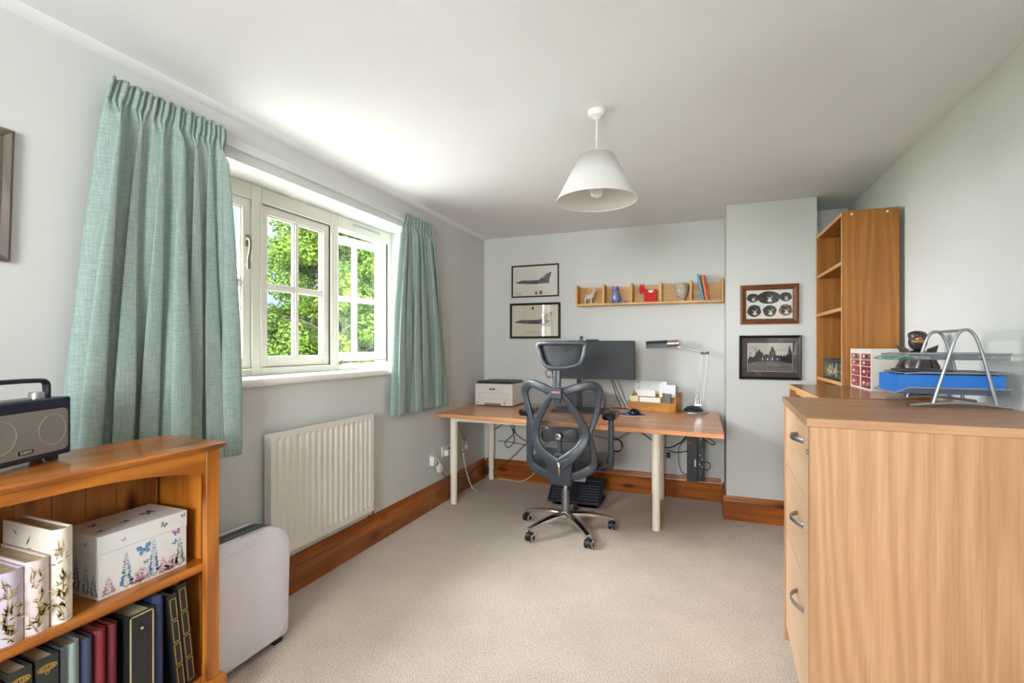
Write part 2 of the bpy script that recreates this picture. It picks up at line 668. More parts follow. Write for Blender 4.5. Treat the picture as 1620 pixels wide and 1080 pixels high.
# ================================================================== THE ROOM
LX, RX, BY, FY, HC = -1.968, 1.023, 4.34, -1.75, 2.30
OX = -2.32      # outer face of the window wall
b = MB().box(LX - 0.4, RX + 0.2, FY - 0.3, BY + 0.2, -0.12, 0.0)
struct(b.build('floor', M_carpet, loc=(0, 1.5, 0)), 'beige flecked wool carpet covering the whole floor', 'floor')
b = MB().box(OX - 0.25, RX + 0.4, FY - 0.4, BY + 0.4, HC, HC + 0.5)
struct(b.build('ceiling', M_ceil, loc=(0, 1.5, HC)), 'flat matt white plaster ceiling', 'ceiling')
b = MB()
b.box(OX, LX, FY - 0.3, WY0, -0.1, HC).box(OX, LX, WY1, BY + 0.3, -0.1, HC)
b.box(OX, LX, WY0, WY1, -0.1, WZ0 - 0.03).box(OX, LX, WY0, WY1, WZ1, HC)
struct(b.build('wall_left', M_wall, loc=(LX, 1.5, 0)), 'pale grey left wall with deep window recess', 'wall')
struct(MB().box(LX, RX + 0.3, BY, BY + 0.3, -0.1, HC).build('wall_back', M_wall, loc=(0, BY, 0)), 'pale grey far wall behind the desk', 'wall')
struct(MB().box(0.17, 0.745, 3.925, BY - 0.001, 0, HC - 0.001).build('wall_chimney', M_wall, loc=(0.45, 3.925, 0)), 'projecting pale grey chimney breast with two framed pictures', 'wall')
struct(MB().box(RX, RX + 0.3, FY - 0.3, BY + 0.3, -0.1, HC).build('wall_right', M_wall, loc=(RX, 1.5, 0)), 'plain pale grey right wall behind the cabinets', 'wall')
b = MB()
b.box(LX, RX0, FY - 0.25, FY, -0.1, HC).box(RX1, RX, FY - 0.25, FY, -0.1, HC)
b.box(RX0, RX1, FY - 0.25, FY, -0.1, RZ0).box(RX0, RX1, FY - 0.25, FY, RZ1, HC)
struct(b.build('wall_rear', M_wall, loc=(0, FY, 0)), 'pale grey wall behind the viewer with an added window for fill light', 'wall')
w2 = thing('fill_window', 'unseen plain window added behind the viewer to let in fill light', 'window', (0, FY - 0.1, RZ0), kind='structure')
b = MB()
for a0, a1, c0, c1 in ((RX0, RX1, RZ0, RZ0 + 0.05), (RX0, RX1, RZ1 - 0.05, RZ1), (RX0, RX0 + 0.05, RZ0, RZ1), (RX1 - 0.05, RX1, RZ0, RZ1), (-0.53, -0.47, RZ0, RZ1)):
    b.box(a0, a1, FY - 0.16, FY - 0.1, c0, c1)
b.build('window_frame', M_cream, w2)
MB().box(RX0 + 0.05, RX1 - 0.05, FY - 0.135, FY - 0.13, RZ0 + 0.05, RZ1 - 0.05).build('glass_pane', M_glass, w2)

# skirting boards
SK = [(0, 0), (0.022, 0), (0.022, 0.128), (0.0175, 0.134), (0.0195, 0.142), (0.017, 0.155), (0.010, 0.166), (0.008, 0.178), (0.004, 0.186), (0, 0.186)]
b = MB().prism([(LX + t, z) for t, z in SK], 'y', FY, BY)
struct(b.build('baseboard_left', wood('skirting', 'y'), loc=(LX, 1.5, 0)), 'tall varnished pine skirting board below the window wall', 'skirting board')
b = MB().prism([(BY - t, z) for t, z in SK], 'x', LX + 0.0225, 0.147)
struct(b.build('baseboard_back', wood('skirting', 'x'), loc=(-0.9, BY, 0)), 'varnished pine skirting board along the far wall', 'skirting board')
b = MB().prism([(3.925 - t, z * 0.92) for t, z in SK], 'x', 0.148, 0.745)
struct(b.build('baseboard_chimney', wood('skirting', 'x'), loc=(0.45, 3.925, 0)), 'knotty pine skirting board on the front of the chimney breast', 'skirting board')
b = MB().prism([(0.17 - t, z * 0.92) for t, z in SK], 'y', 3.925, BY - 0.024)
struct(b.build('baseboard_return', wood('skirting', 'y'), loc=(0.16, 4.1, 0)), 'short pine skirting board on the left side of the chimney breast', 'skirting board')
b = MB().prism([(RX - t, z) for t, z in SK], 'y', FY, BY)
struct(b.build('baseboard_right', wood('skirting', 'y'), loc=(RX, 1.5, 0)), 'pine skirting board along the right wall behind the cabinets', 'skirting board')
# ceiling bead and curtain batten
b = MB().prism([(LX, HC), (LX, HC - 0.016), (LX + 0.012, HC - 0.014), (LX + 0.05, HC - 0.004), (LX + 0.055, HC)], 'y', FY, BY)
struct(b.build('trim_1', M_ceil, loc=(LX, 1.5, HC - 0.02)), 'thin white bead where the left wall meets the ceiling', 'trim')
b = MB().box(LX, LX + 0.018, 1.125, 3.24, 2.152, 2.196)
struct(b.build('trim_2', M_wall, bevel=0.002, loc=(LX, 2, 2.15)), 'grey painted batten above the window between the curtains', 'trim')

# ------------------------------------------------------------------ main window
w1 = thing('window_1', 'cream painted casement window in three lights with glazing bars', 'window', (LX, 2.2, WZ0), kind='structure')
FX = -2.168           # inner face of the frame
b = MB()
b.box(OX + 0.02, LX, WY0, WY1, WZ0 - 0.03, WZ0)
# nosing of the sill
b.prism([(LX - 0.001, WZ0 - 0.036), (LX + 0.028, WZ0 - 0.036), (LX + 0.033, WZ0 - 0.030), (LX + 0.035, WZ0 - 0.018), (LX + 0.033, WZ0 - 0.006), (LX + 0.028, WZ0), (LX - 0.001, WZ0)], 'y', WY0 - 0.04, WY1 - 0.19)
b.build('window_sill', M_gloss, w1, bevel=0.003)
# frame: outer frame + mullions, each with a stepped inner moulding
openings = ((WY0 + 0.045, 1.872), (1.937, 2.452), (2.520, 3.055))
OZ0, OZ1 = 1.150, 2.020
b = MB()
b.box(FX - 0.075, FX, WY0, openings[0][0], WZ0, WZ1)
b.box(FX - 0.075, FX, openings[0][1], openings[1][0], WZ0, WZ1)
b.box(FX - 0.075, FX, openings[1][1], openings[2][0], WZ0, WZ1)
b.box(FX - 0.075, FX, openings[2][1], WY1, WZ0, WZ1)
for y0, y1 in openings:
    b.box(FX - 0.075, FX, y0, y1, WZ0, OZ0)
    b.box(FX - 0.075, FX, y0, y1, OZ1, WZ1)
b.build('window_frame', M_cream, w1, bevel=0.004)
b = MB()
for y0, y1 in openings:            # ovolo step round each opening
    for t, dx in ((0.008, 0.004), (0.016, 0.008)):
        pass
    s_ = 0.010
    b.box(FX - 0.02, FX + 0.006, y0 - s_, y0, OZ0 - s_, OZ1 + s_).box(FX - 0.02, FX + 0.006, y1, y1 + s_, OZ0 - s_, OZ1 + s_)
    b.box(FX - 0.02, FX + 0.006, y0, y1, OZ0 - s_, OZ0).box(FX - 0.02, FX + 0.006, y0, y1, OZ1, OZ1 + s_)
b.build('frame_moulding', M_cream, w1, bevel=0.003)
# trickle vents
for y0, y1 in ((1.42, 1.76), (2.63, 2.97)):
    b = MB().box(FX, FX + 0.008, y0, y1, 2.058, 2.084)
    v = b.build('trickle_vent', M_white, w1, bevel=0.002)
    b = MB().box(FX + 0.008, FX + 0.0095, y0 + 0.02, y1 - 0.02, 2.066, 2.070).box(FX + 0.008, FX + 0.0095, y0 + 0.02, y1 - 0.02, 2.075, 2.078)
    b.build('vent_slot', M_mgrey, v)


def sash(M, w, z0, z1, nm='sash'):
    """local: y from 0 to w, x inward; M places it"""
    st = 0.046
    b = MB()
    b.M = M
    x0, x1 = -0.042, 0.0
    b.box(x0, x1, 0, st, z0, z1).box(x0, x1, w - st, w, z0, z1)
    b.box(x0, x1, st, w - st, z0, z0 + st + 0.006).box(x0, x1, st, w - st, z1 - st, z1)
    s = b.build(nm, M_cream, w1, bevel=0.0015)
    b = MB()
    b.M = M
    zc = (z0 + z1) / 2 + 0.002
    b.box(-0.036, -0.004, w / 2 - 0.011, w / 2 + 0.011, z0 + st, z1 - st)
    b.box(-0.036, -0.004, st, w / 2 - 0.011, zc - 0.011, zc + 0.011)
    b.box(-0.036, -0.004, w / 2 + 0.011, w - st, zc - 0.011, zc + 0.011)
    # glazing beads
    for ya, yb in ((st, w / 2 - 0.011), (w / 2 + 0.011, w - st)):
        for za, zb in ((z0 + st + 0.006, zc - 0.011), (zc + 0.011, z1 - st)):
            t = 0.008
            b.box(-0.026, -0.010, ya, ya + t, za, zb).box(-0.026, -0.010, yb - t, yb, za, zb)
            b.box(-0.026, -0.010, ya, yb, za, za + t).box(-0.026, -0.010, ya, yb, zb - t, zb)
    b.build('glazing_bar', M_cream, s, bevel=0.003)
    b = MB()
    b.M = M
    b.box(-0.022, -0.018, st, w - st, z0 + st, z1 - st)
    b.build('glass_pane', M_glass, s)
    return s


s1 = sash(Matrix.Translation((FX - 0.004, openings[0][0] + 0.0012, 0)), openings[0][1] - openings[0][0] - 0.0024, OZ0 + 0.0012, OZ1 - 0.0012)
s2 = sash(Matrix.Translation((FX - 0.012, openings[1][0] + 0.0008, 0)), openings[1][1] - openings[1][0] - 0.0016, OZ0 + 0.0008, OZ1 - 0.0008)
Mh = Matrix.Translation((FX - 0.028, 3.050, 0)) @ Matrix.Rotation(math.radians(-11), 4, 'Z') @ Matrix.Translation((0, -0.525, 0))
s3 = sash(Mh, 0.525, OZ0 + 0.012, OZ1 - 0.012)
# lever handle on the left sash
b = MB().box(FX - 0.0035, FX + 0.004, 1.836, 1.862, 1.775, 1.835)
h = b.build('handle_plate', M_brass, w1, bevel=0.003)
b = MB().lathe([(0.012, 0), (0.012, 0.016), (0.008, 0.020)], (FX - 0.005, 1.849, 1.812), 16, 'x')
b.tube(smooth_path([(FX + 0.014, 1.849, 1.812), (FX + 0.022, 1.848, 1.795), (FX + 0.024, 1.845, 1.755), (FX + 0.020, 1.840, 1.710), (FX + 0.022, 1.838, 1.668), (FX + 0.024, 1.838, 1.655)], 5), [0.009, 0.008, 0.007, 0.008, 0.011, 0.008], [0.006, 0.005, 0.005, 0.005, 0.006, 0.004], (1, 0, 0))
b.build('lever', M_brass, h)
# casement stay lying along the right light
b = MB().tube(smooth_path([(FX + 0.015, 2.535, 1.166), (FX + 0.010, 2.60, 1.168), (FX + 0.004, 2.75, 1.166), (FX + 0.002, 2.85, 1.170), (FX + 0.001, 3.02, 1.166)], 5), 0.006, 0.004)
b.ball((FX + 0.015, 2.535, 1.166), 0.012)
st = b.build('casement_stay', plain('stay_metal', S(120, 116, 104), 0.35, 0.9), w1)
b = MB().box(FX, FX + 0.012, 2.70, 2.75, 1.146, 1.152).lathe([(0.005, 0), (0.005, 0.02), (0.007, 0.022), (0.003, 0.026)], (FX + 0.008, 2.725, 1.15), 12)
b.box(FX, FX + 0.016, 2.522, 2.548, 1.148, 1.160)
b.build('stay_pin', M_brass, st)

# ------------------------------------------------------------------ garden beyond the window
struct(MB().box(-60, OX - 0.01, -40, 60, -2.9, -2.8).build('lawn', plain('lawn_grass', S(84, 96, 58), 0.95, vary=0.3, vscale=3), loc=(-10, 8, -2.8)), 'lawn outside far below the window', 'lawn')


struct(MB().box(-16, OX - 0.01, -14, 22, -2.8, -2.76).build('bounce_drive', plain('bounce_gravel', S(124, 122, 117), 0.9, vary=0.08, vscale=2), loc=(-5, 1, -2.8)), 'unseen gravel drive added below the window to bounce light indoors', 'drive')  # added out of view, bounces neutral daylight up to the ceiling


def leaf_mat(name, c1, c2, c3):
    m, nt, p, out = new_mat(name)
    g = N(nt, 'ShaderNodeNewGeometry')
    t = N(nt, 'ShaderNodeTexCoord')
    n = N(nt, 'ShaderNodeTexNoise', inp={'Scale': 1.6, 'Detail': 3.0})
    L(nt, t.outputs['Object'], n.inputs['Vector'])
    n2 = N(nt, 'ShaderNodeTexNoise', inp={'Scale': 14.0, 'Detail': 2.0})
    L(nt, t.outputs['Object'], n2.inputs['Vector'])
    a = N(nt, 'ShaderNodeMath', operation='MULTIPLY_ADD', inp={1: 0.5})
    L(nt, n.outputs['Fac'], a.inputs[0])
    h = N(nt, 'ShaderNodeMath', operation='MULTIPLY', inp={1: 0.5})
    L(nt, n2.outputs['Fac'], h.inputs[0])
    L(nt, h.outputs[0], a.inputs[2])
    r = ramp(nt, [(0.36, c1), (0.5, c2), (0.64, c3)], a.outputs[0])
    L(nt, r.outputs[0], p.inputs['Base Color'])
    p.inputs['Roughness'].default_value = 0.85
    p.inputs['Specular IOR Level'].default_value = 0.08
    tr = N(nt, 'ShaderNodeBsdfTranslucent')
    L(nt, r.outputs[0], tr.inputs['Color'])
    mx = N(nt, 'ShaderNodeMixShader', inp={0: 0.3})
    L(nt, p.outputs[0], mx.inputs[1])
    L(nt, tr.outputs[0], mx.inputs[2])
    L(nt, mx.outputs[0], out.inputs[0])
    return m


LF1 = leaf_mat('foliage_bright', (0.006, 0.014, 0.002), (0.021, 0.042, 0.004), (0.055, 0.082, 0.007))
LF2 = leaf_mat('foliage_deep', (0.005, 0.015, 0.0015), (0.014, 0.036, 0.003), (0.032, 0.060, 0.005))
BARK = plain('tree_bark', (0.030, 0.020, 0.014), 0.9, vary=0.3, vscale=8, bump=0.5, bscale=20)


def tree(label, base, crown, nblob, nleaf, size, mat, seed, branches=7, group=None):
    """crown = (cx, cy, cz, rx, ry, rz); leaves gathered in clumps through the crown"""
    rg = np.random.default_rng(seed)
    root = thing('garden_tree', label, 'tree', base, group)
    cx, cy, cz, rx, ry, rz = crown
    b = MB()
    b.tube(smooth_path([base, (base[0] + 0.05, base[1], base[2] + 1.5), (cx, cy, cz - rz * 0.3), (cx, cy, cz + rz * 0.6)], 5), [0.14, 0.12, 0.08, 0.02], seg=10)
    for k in range(branches):
        a = k * 2.4 + seed
        z = cz - rz * 0.5 + rz * 1.0 * k / branches
        b.tube(smooth_path([(cx, cy, z - 0.2), (cx + rx * 0.4 * math.cos(a), cy + ry * 0.4 * math.sin(a), z + 0.3), (cx + rx * 0.8 * math.cos(a), cy + ry * 0.8 * math.sin(a), z + 0.5)], 4), [0.05, 0.03, 0.01], seg=6)
    b.build('trunk', BARK, root)
    d = rg.normal(size=(nblob, 3))
    d /= np.linalg.norm(d, axis=1)[:, None]
    rad = rg.uniform(0.55, 1.0, size=(nblob, 1))
    cen = np.array([cx, cy, cz]) + d * rad * np.array([rx, ry, rz])
    per = nleaf // nblob
    c = np.repeat(cen, per, axis=0)
    o = rg.normal(size=c.shape)
    o /= np.linalg.norm(o, axis=1)[:, None]
    br = np.repeat(rg.uniform(0.30, 0.55, size=nblob), per)[:, None]
    p = c + o * br * rg.uniform(0.5, 1.0, size=(len(c), 1)) * np.array([1, 1, 0.7])
    nrm = o * 0.8 + np.array([0, 0, 0.7]) + rg.normal(size=c.shape) * 0.45
    nrm /= np.linalg.norm(nrm, axis=1)[:, None]
    t1 = np.cross(nrm, rg.normal(size=c.shape))
    t1 /= np.linalg.norm(t1, axis=1)[:, None]
    t2 = np.cross(nrm, t1)
    sz = size * rg.uniform(0.6, 1.2, size=(len(c), 1))
    v = np.stack([p - t1 * sz, p + t2 * sz * 0.55 + nrm * sz * 0.15, p + t1 * sz, p - t2 * sz * 0.55 + nrm * sz * 0.15], axis=1).reshape(-1, 3) - np.array(base)
    n = len(p)
    me = D.meshes.new('foliage')
    me.vertices.add(n * 4)
    me.vertices.foreach_set('co', v.astype(np.float32).ravel())
    me.loops.add(n * 4)
    me.loops.foreach_set('vertex_index', np.arange(n * 4, dtype=np.int32))
    me.polygons.add(n)
    me.polygons.foreach_set('loop_start', np.arange(0, n * 4, 4, dtype=np.int32))
    me.update(calc_edges=True)
    me.materials.append(mat)
    f = D.objects.new('foliage', me)
    COL.objects.link(f)
    f.parent = root
    return root


tree('big sunlit green tree filling the middle and right window lights', (-7.2, 8.6, -2.75), (-6.98, 8.32, 1.7, 1.85, 1.75, 3.7), 300, 125000, 0.045, LF1, 3)
tree('leafy tree seen through the left side of the middle light below the blue sky', (-8.4, 6.9, -2.75), (-8.10, 7.05, 0.1, 1.25, 1.25, 2.5), 150, 62000, 0.045, LF1, 7)
tree('broad dark green tree filling the background beyond the garden trees', (-10.5, 13.0, -2.75), (-10.4, 12.8, 0.0, 3.2, 2.6, 3.4), 220, 60000, 0.075, LF2, 21)
tree('darker green tree standing behind the sunlit one at the right edge of the window', (-8.6, 12.2, -2.75), (-8.5, 12.0, 2.2, 2.7, 2.4, 4.6), 150, 40000, 0.075, LF2, 11)

# ================================================================== CURTAINS
CF = fabric('curtain_cloth', S(130, 152, 145), S(172, 189, 181), 300, translucent=0.12)
LINING = plain('curtain_lining', S(120, 160, 148), 0.9)


def curtain(name, label, ytl, ytr, ybl, ybr, zt, zb, x0, folds, seed, amp0, amp1, ret, zslope=0.0):
    rg = random.Random(seed)
    ph = [rg.uniform(0, 6.28) for _ in range(6)]
    # fold boundaries of uneven width
    ws = [rg.uniform(0.75, 1.3) for _ in range(folds)]
    tot = sum(ws)
    cum = [0]
    for w in ws:
        cum.append(cum[-1] + w / tot)

    def fold(u):
        for i in range(folds):
            if u <= cum[i + 1] + 1e-9:
                t = (u - cum[i]) / (cum[i + 1] - cum[i])
                return i, t
        return folds - 1, 1.0

    def fn(u, v):
        # v=0 at the heading, 1 at the hem
        head = 0.085
        z = zt + (zb - zt) * v + zslope * u * v
        dz = zt - z
        i, t = fold(u)
        s = math.sin(PI * t)
        gather = min(1.0, max(0.0, (dz - head * 0.7) / 0.10))
        k = 0.20 + 0.80 * min(1.0, (dz / 1.1) ** 0.8)
        amp = (amp0 + (amp1 - amp0) * k) * (0.75 + 0.35 * math.sin(ph[0] + i * 2.1))
        deep = amp * (abs(s) ** 0.6)
        lean = 0.62 * math.sin(2 * PI * t) * (ybr - ybl) / folds * k
        pleat = 0.0065 * math.sin(2 * PI * folds * 3 * u + 0.5) + 0.004 * math.sin(2 * PI * folds * 1.37 * u + 1)
        flare = v ** 0.7
        y = (ytl + (ytr - ytl) * u) * (1 - flare) + (ybl + (ybr - ybl) * u) * flare
        x = x0 + deep * gather + pleat * (1 - gather) + 0.012 * (1 - gather)
        pinch = math.exp(-((dz - head) / 0.018) ** 2)
        x -= 0.010 * pinch
        y += lean * gather
        x += 0.009 * math.sin(5 * v + ph[1] + 3 * i) * gather * k
        if ret and u > 0.93:           # leading edge turns back towards the wall
            w = (u - 0.93) / 0.07
            x -= w * ret * gather
        top = 0.006 * math.sin(2 * PI * folds * 1.5 * u + ph[2]) if v < 0.02 else 0
        return (x, y, z + top)
    b = MB().grid(fn, folds * 26, 70)
    root = thing(name, label, 'curtain', (x0, (ytl + ytr) / 2, zt))
    c = b.build('curtain_drop', CF, root, solid=0.003, angle=180)
    # pencil pleat tape stitched lines across the heading
    b = MB()
    n = folds * 26
    for zz in (0.012, 0.088):
        pts = []
        for i in range(n + 1):
            p = fn(i / n, zz / (zt - zb))
            pts.append((p[0] + 0.0022, p[1], p[2]))
        b.tube(pts, 0.0012, 0.0012, seg=5)
    b.build('heading_stitch', plain('curtain_thread', S(132, 158, 150), 0.9), root)
    return root


curtain('curtain', 'large duck egg green curtain left of the window, hanging behind the pine bookcase', 1.085, 1.520, 0.93, 1.56, 2.20, 0.795, -1.918, 7, 4, 0.022, 0.066, 0.03)
cl_ = [o for o in COL.objects if o.name == 'curtain'][0]
MB().grid(lambda u, v: (-1.948 + 0.012 * math.sin(5 * u + 3 * v), 1.475 + 0.045 * u + (0.045 + 0.045 * u) * (v ** 0.7), 2.10 + (0.845 - 2.10) * v), 8, 30).build('lining', plain('lining_teal', S(104, 146, 132), 0.9), cl_, solid=0.002, angle=180)
curtain('curtain', 'narrow duck egg green curtain right of the window, above the desk end', 2.885, 3.255, 2.72, 3.47, 2.185, 0.800, -1.922, 7, 9, 0.020, 0.060, 0.0)

# ================================================================== RADIATOR
r0 = thing('radiator', 'white ribbed panel radiator on the wall below the window', 'radiator', (LX, 2.14, 0.24))
ry0, ry1, rz0, rz1, rx = 1.754, 2.533, 0.245, 0.846, -1.903
nr = 17
prof = []
pit = (ry1 - ry0 - 0.05) / nr
M_rad = plain('radiator_enamel', S(228, 224, 216), 0.35)


def radf(u, v):
    y = ry0 + (ry1 - ry0) * u
    z = rz0 + (rz1 - rz0) * v
    t = (y - ry0 - 0.025) / pit
    d = 0
    if 0 < t < nr:
        fr = t - int(t)
        e = min(1, max(0, (min(z - rz0, rz1 - z) - 0.030) / 0.012))
        d = -0.0085 * e * max(0.0, min(1.0, (0.22 - abs(fr - 0.5)) / 0.10 + 0.5))
    return (rx + d, y, z)


b = MB().grid(radf, nr * 14, 60)
b.build('front_panel', M_rad, r0, angle=60)
b = MB().box(rx - 0.006, rx - 0.001 + 0.001, ry0, ry1, rz1 - 0.001, rz1 + 0.003).box(rx - 0.05, rx - 0.012, ry0 + 0.005, ry1 - 0.005, rz0 + 0.004, rz1 - 0.006)
b.box(rx - 0.012, rx, ry0 - 0.002, ry0 + 0.001, rz0, rz1 + 0.003).box(rx - 0.012, rx, ry1 - 0.001, ry1 + 0.002, rz0, rz1 + 0.003).box(rx - 0.012, rx, ry0, ry1, rz0 - 0.003, rz0)
b.build('rear_panel', M_rad, r0)
for y in (ry0 + 0.12, ry1 - 0.12):
    MB().box(LX + 0.0006, rx - 0.045, y - 0.015, y + 0.015, rz0 + 0.1, rz1 - 0.1).build('bracket', M_rad, r0)
b = MB().lathe([(0.011, 0), (0.011, 0.028), (0.008, 0.032)], (rx - 0.022, ry1 + 0.022, rz0 + 0.055), 16)
b.build('valve_cap', M_white, r0)
b = MB().lathe([(0.007, -0.055), (0.007, -0.02), (0.011, -0.018), (0.011, 0.0)], (rx - 0.022, ry1 + 0.022, rz0 + 0.055), 14).tube([(rx - 0.022, ry1 - 0.004, rz0 + 0.022), (rx - 0.022, ry1 + 0.022, rz0 + 0.022)], 0.007)
b.build('valve_body', M_chrome, r0)
b = MB().tube(smooth_path([(rx - 0.022, ry1 + 0.022, rz0), (rx - 0.022, ry1 + 0.022, rz0 - 0.03), (LX + 0.035, ry1 + 0.022, rz0 - 0.050), (LX + 0.0075, ry1 + 0.022, rz0 - 0.052)], 5), 0.006)
b.build('pipe_tail', M_copper, r0)

# ================================================================== PINE BOOKCASE
bk = thing('bookcase', 'low orange pine bookcase with arched top rail and knots, in the near left corner', 'bookcase', (-1.68, 0.72, 0))
BX0, BX1, BYa, BYb, BZ = -1.832, -1.530, 0.235, 1.195, 0.94
px, py, pz = wood('pine', 'x'), wood('pine', 'y'), wood('pine', 'z')
# top with moulded edge
prof = [(BX0, 0.917), (BX1 + 0.008, 0.917), (BX1 + 0.012, 0.922), (BX1 + 0.020, 0.926), (BX1 + 0.028, 0.931), (BX1 + 0.029, 0.936), (BX1 + 0.025, 0.94), (BX0, 0.94)]
MB().prism(prof, 'y', BYa - 0.008, BYb + 0.008).build('top', py, bk, bevel=0.002)
MB().box(BX0, BX1 - 0.022, BYa, BYa + 0.022, 0, 0.916).build('side_panel', pz, bk)
MB().box(BX0, BX1 - 0.022, BYb - 0.022, BYb, 0, 0.916).build('side_panel', pz, bk)
MB().box(BX1 - 0.022, BX1, BYa, BYa + 0.046, 0.12, 0.9165).build('front_post', pz, bk, bevel=0.002)
MB().box(BX1 - 0.022, BX1, BYb - 0.046, BYb, 0.12, 0.9165).build('front_post', pz, bk, bevel=0.002)
# arched rail
pts = [(BYa + 0.047, 0.916), (BYb - 0.047, 0.916)]
ya, yb = BYa + 0.047, BYb - 0.047
n = 28
for k in range(n + 1):
    u = 1 - k / n
    e = min(u, 1 - u)
    z = 0.838 + 0.046 * (1 - (1 - min(1, e / 0.42)) ** 2) if e > 0.03 else 0.838
    pts.append((ya + (yb - ya) * u, z))
MB().prism(pts, 'x', BX1 - 0.022, BX1 - 0.0005).build('arched_rail', py, bk, bevel=0.0015)
# tongue and groove back
b = MB()
w = 0.088
y = BYa + 0.022
while y < BYb - 0.023:
    y2 = min(y + w, BYb - 0.022)
    b.box(BX0 + 0.001, BX0 + 0.009, y + 0.0025, y2 - 0.0025, 0.05, 0.915)
    b.box(BX0 + 0.0005, BX0 + 0.006, y - 0.0025, y + 0.0025, 0.05, 0.915)
    y = y2
b.build('back_boards', wood('pine_back', 'z'), bk)
prof = [(BX0 + 0.01, 0.508), (BX1 - 0.030, 0.508), (BX1 - 0.022, 0.512), (BX1 - 0.017, 0.520), (BX1 - 0.018, 0.530), (BX1 - 0.026, 0.538), (BX0 + 0.01, 0.538)]
MB().prism(prof, 'y', BYa + 0.023, BYb - 0.023).build('shelf', py, bk)
MB().box(BX0 + 0.01, BX1 - 0.024, BYa + 0.023, BYb - 0.023, 0.125, 0.148).build('bottom_shelf', py, bk)
b = MB().prism([(BX1 - 0.02, 0), (BX1 + 0.018, 0), (BX1 + 0.018, 0.13), (BX1 + 0.014, 0.14), (BX1 + 0.006, 0.149), (BX1 - 0.02, 0.149)], 'y', BYa - 0.015, BYb + 0.015)
b.build('plinth', py, bk, bevel=0.002)
for xx in (BX1 - 0.05, BX0 + 0.03):
    b = MB().box(xx - 0.006, xx + 0.006, BYb - 0.0235, BYb - 0.022, 0.18, 0.90, 0)
    k = 0
    zz = 0.20
    while zz < 0.89:
        b.box(xx - 0.0035, xx + 0.0035, BYb - 0.0245, BYb - 0.0235, zz, zz + 0.006, 1)
        zz += 0.017
    b.build('shelf_support_strip', [plain('strip_brown', S(92, 54, 24), 0.5), M_black], bk)

# ------------------------------------------------------------------ radio on the bookcase
c0 = Vector((-1.714, 0.868, 0.945))
fdir = Vector((0.081, -0.189, 0)).normalized()       # from the right corner towards the left
nrm = Vector((-fdir.y, fdir.x, 0))                   # outwards, to the room
RM = Matrix((-fdir, nrm * -1, Vector((0, 0, 1)))).transposed().to_4x4()
RM.translation = c0
rad = thing('radio', 'navy portable radio with silver speaker grille standing on the pine bookcase', 'radio', (c0.x, c0.y, 0.941))
NAVY = plain('navy_plastic', S(34, 38, 62), 0.35)


def rbox(name, mat, parent, pts, y0, y1, bevel=0.0):
    b = MB()
    b.M = RM
    b.prism(pts, 'y', y0, y1)
    return b.build(name, mat, parent, bevel=bevel)


# local frame: x to the right corner (0 is the corner, negative is left), y into the body, z up
RW, RH = 0.270, 0.163
body = rbox('body', NAVY, rad, [(x - RW / 2, z + RH / 2 + 0.010) for x, z in rr(RW, RH, 0.006)], 0.0, 0.085, 0.004)
b = MB()
b.M = RM
gp = []
for x, z in rr(RW - 0.026, 0.112, 0.014, 8):
    zz = z
    zz += (0.008 if z > 0 else -0.008) * (1 - (x / (RW / 2)) ** 2)
    gp.append((x - RW / 2, zz + 0.084))
b.prism(gp, 'y', -0.002, 0.004)
gr = b.build('speaker_grille', plain('silver_mesh', S(150, 150, 146), 0.5, 0.35, bump=0.3, bscale=900, vary=0.05, vscale=600), rad)
for cx in (-0.062, -0.062 - 0.146):
    b = MB()
    b.M = RM
    b.tube([(cx + 0.042 * math.cos(2 * PI * k / 40), -0.0022, 0.086 + 0.042 * math.sin(2 * PI * k / 40)) for k in range(40)], 0.0009, 0.0008, up=(0, 1, 0), seg=6, closed=True)
    b.build('speaker_ring', plain('ring_silver', S(182, 181, 176), 0.4, 0.3), gr)
b = MB()
b.M = RM
b.box(-0.162, -0.121, -0.0034, -0.002, 0.033, 0.044)
bd = b.build('badge', M_black, rad)
text('lettering', 'ROBERTS', 0.0098, RM @ plane_M((-0.1415, -0.0040, 0.0385), (1, 0, 0), (0, 0, 1)), plain('badge_silver', S(222, 222, 220), 0.3, 0.3), bd, 0.0003, 0.78)
b = MB()
b.M = RM
b.lathe([(0.0165, 0), (0.0165, 0.016), (0.0155, 0.0175)], (-0.070, 0.035, RH + 0.0105), 28)
b.build('tuning_knob', M_satin, rad)
b = MB()
b.M = RM
for k in range(7):
    b.box(-0.240 + k * 0.021, -0.226 + k * 0.021, 0.018, 0.030, RH + 0.010, RH + 0.0125)
b.build('buttons', M_mgrey, rad, bevel=0.001)
b = MB()
b.M = RM
hz = RH + 0.010
b.tube(smooth_path([(-0.020, 0.052, hz - 0.02), (-0.020, 0.052, hz + 0.030), (-0.026, 0.052, hz + 0.043), (-0.045, 0.052, hz + 0.048), (-0.135, 0.052, hz + 0.050), (-0.225, 0.052, hz + 0.048), (-0.244, 0.052, hz + 0.043), (-0.250, 0.052, hz + 0.030), (-0.250, 0.052, hz - 0.02)], 5), 0.0065, 0.010, up=(0, 1, 0), seg=14, power=0.7)
b.build('carry_handle', plain('handle_leather', S(26, 28, 42), 0.45), rad)
for xx in (-0.04, -0.23):
    for yy in (0.021, 0.063):
        b = MB()
        b.M = RM
        b.box(xx - 0.012, xx + 0.012, yy - 0.009, yy + 0.009, -0.004, 0.011)
        b.build('foot', M_black, rad)


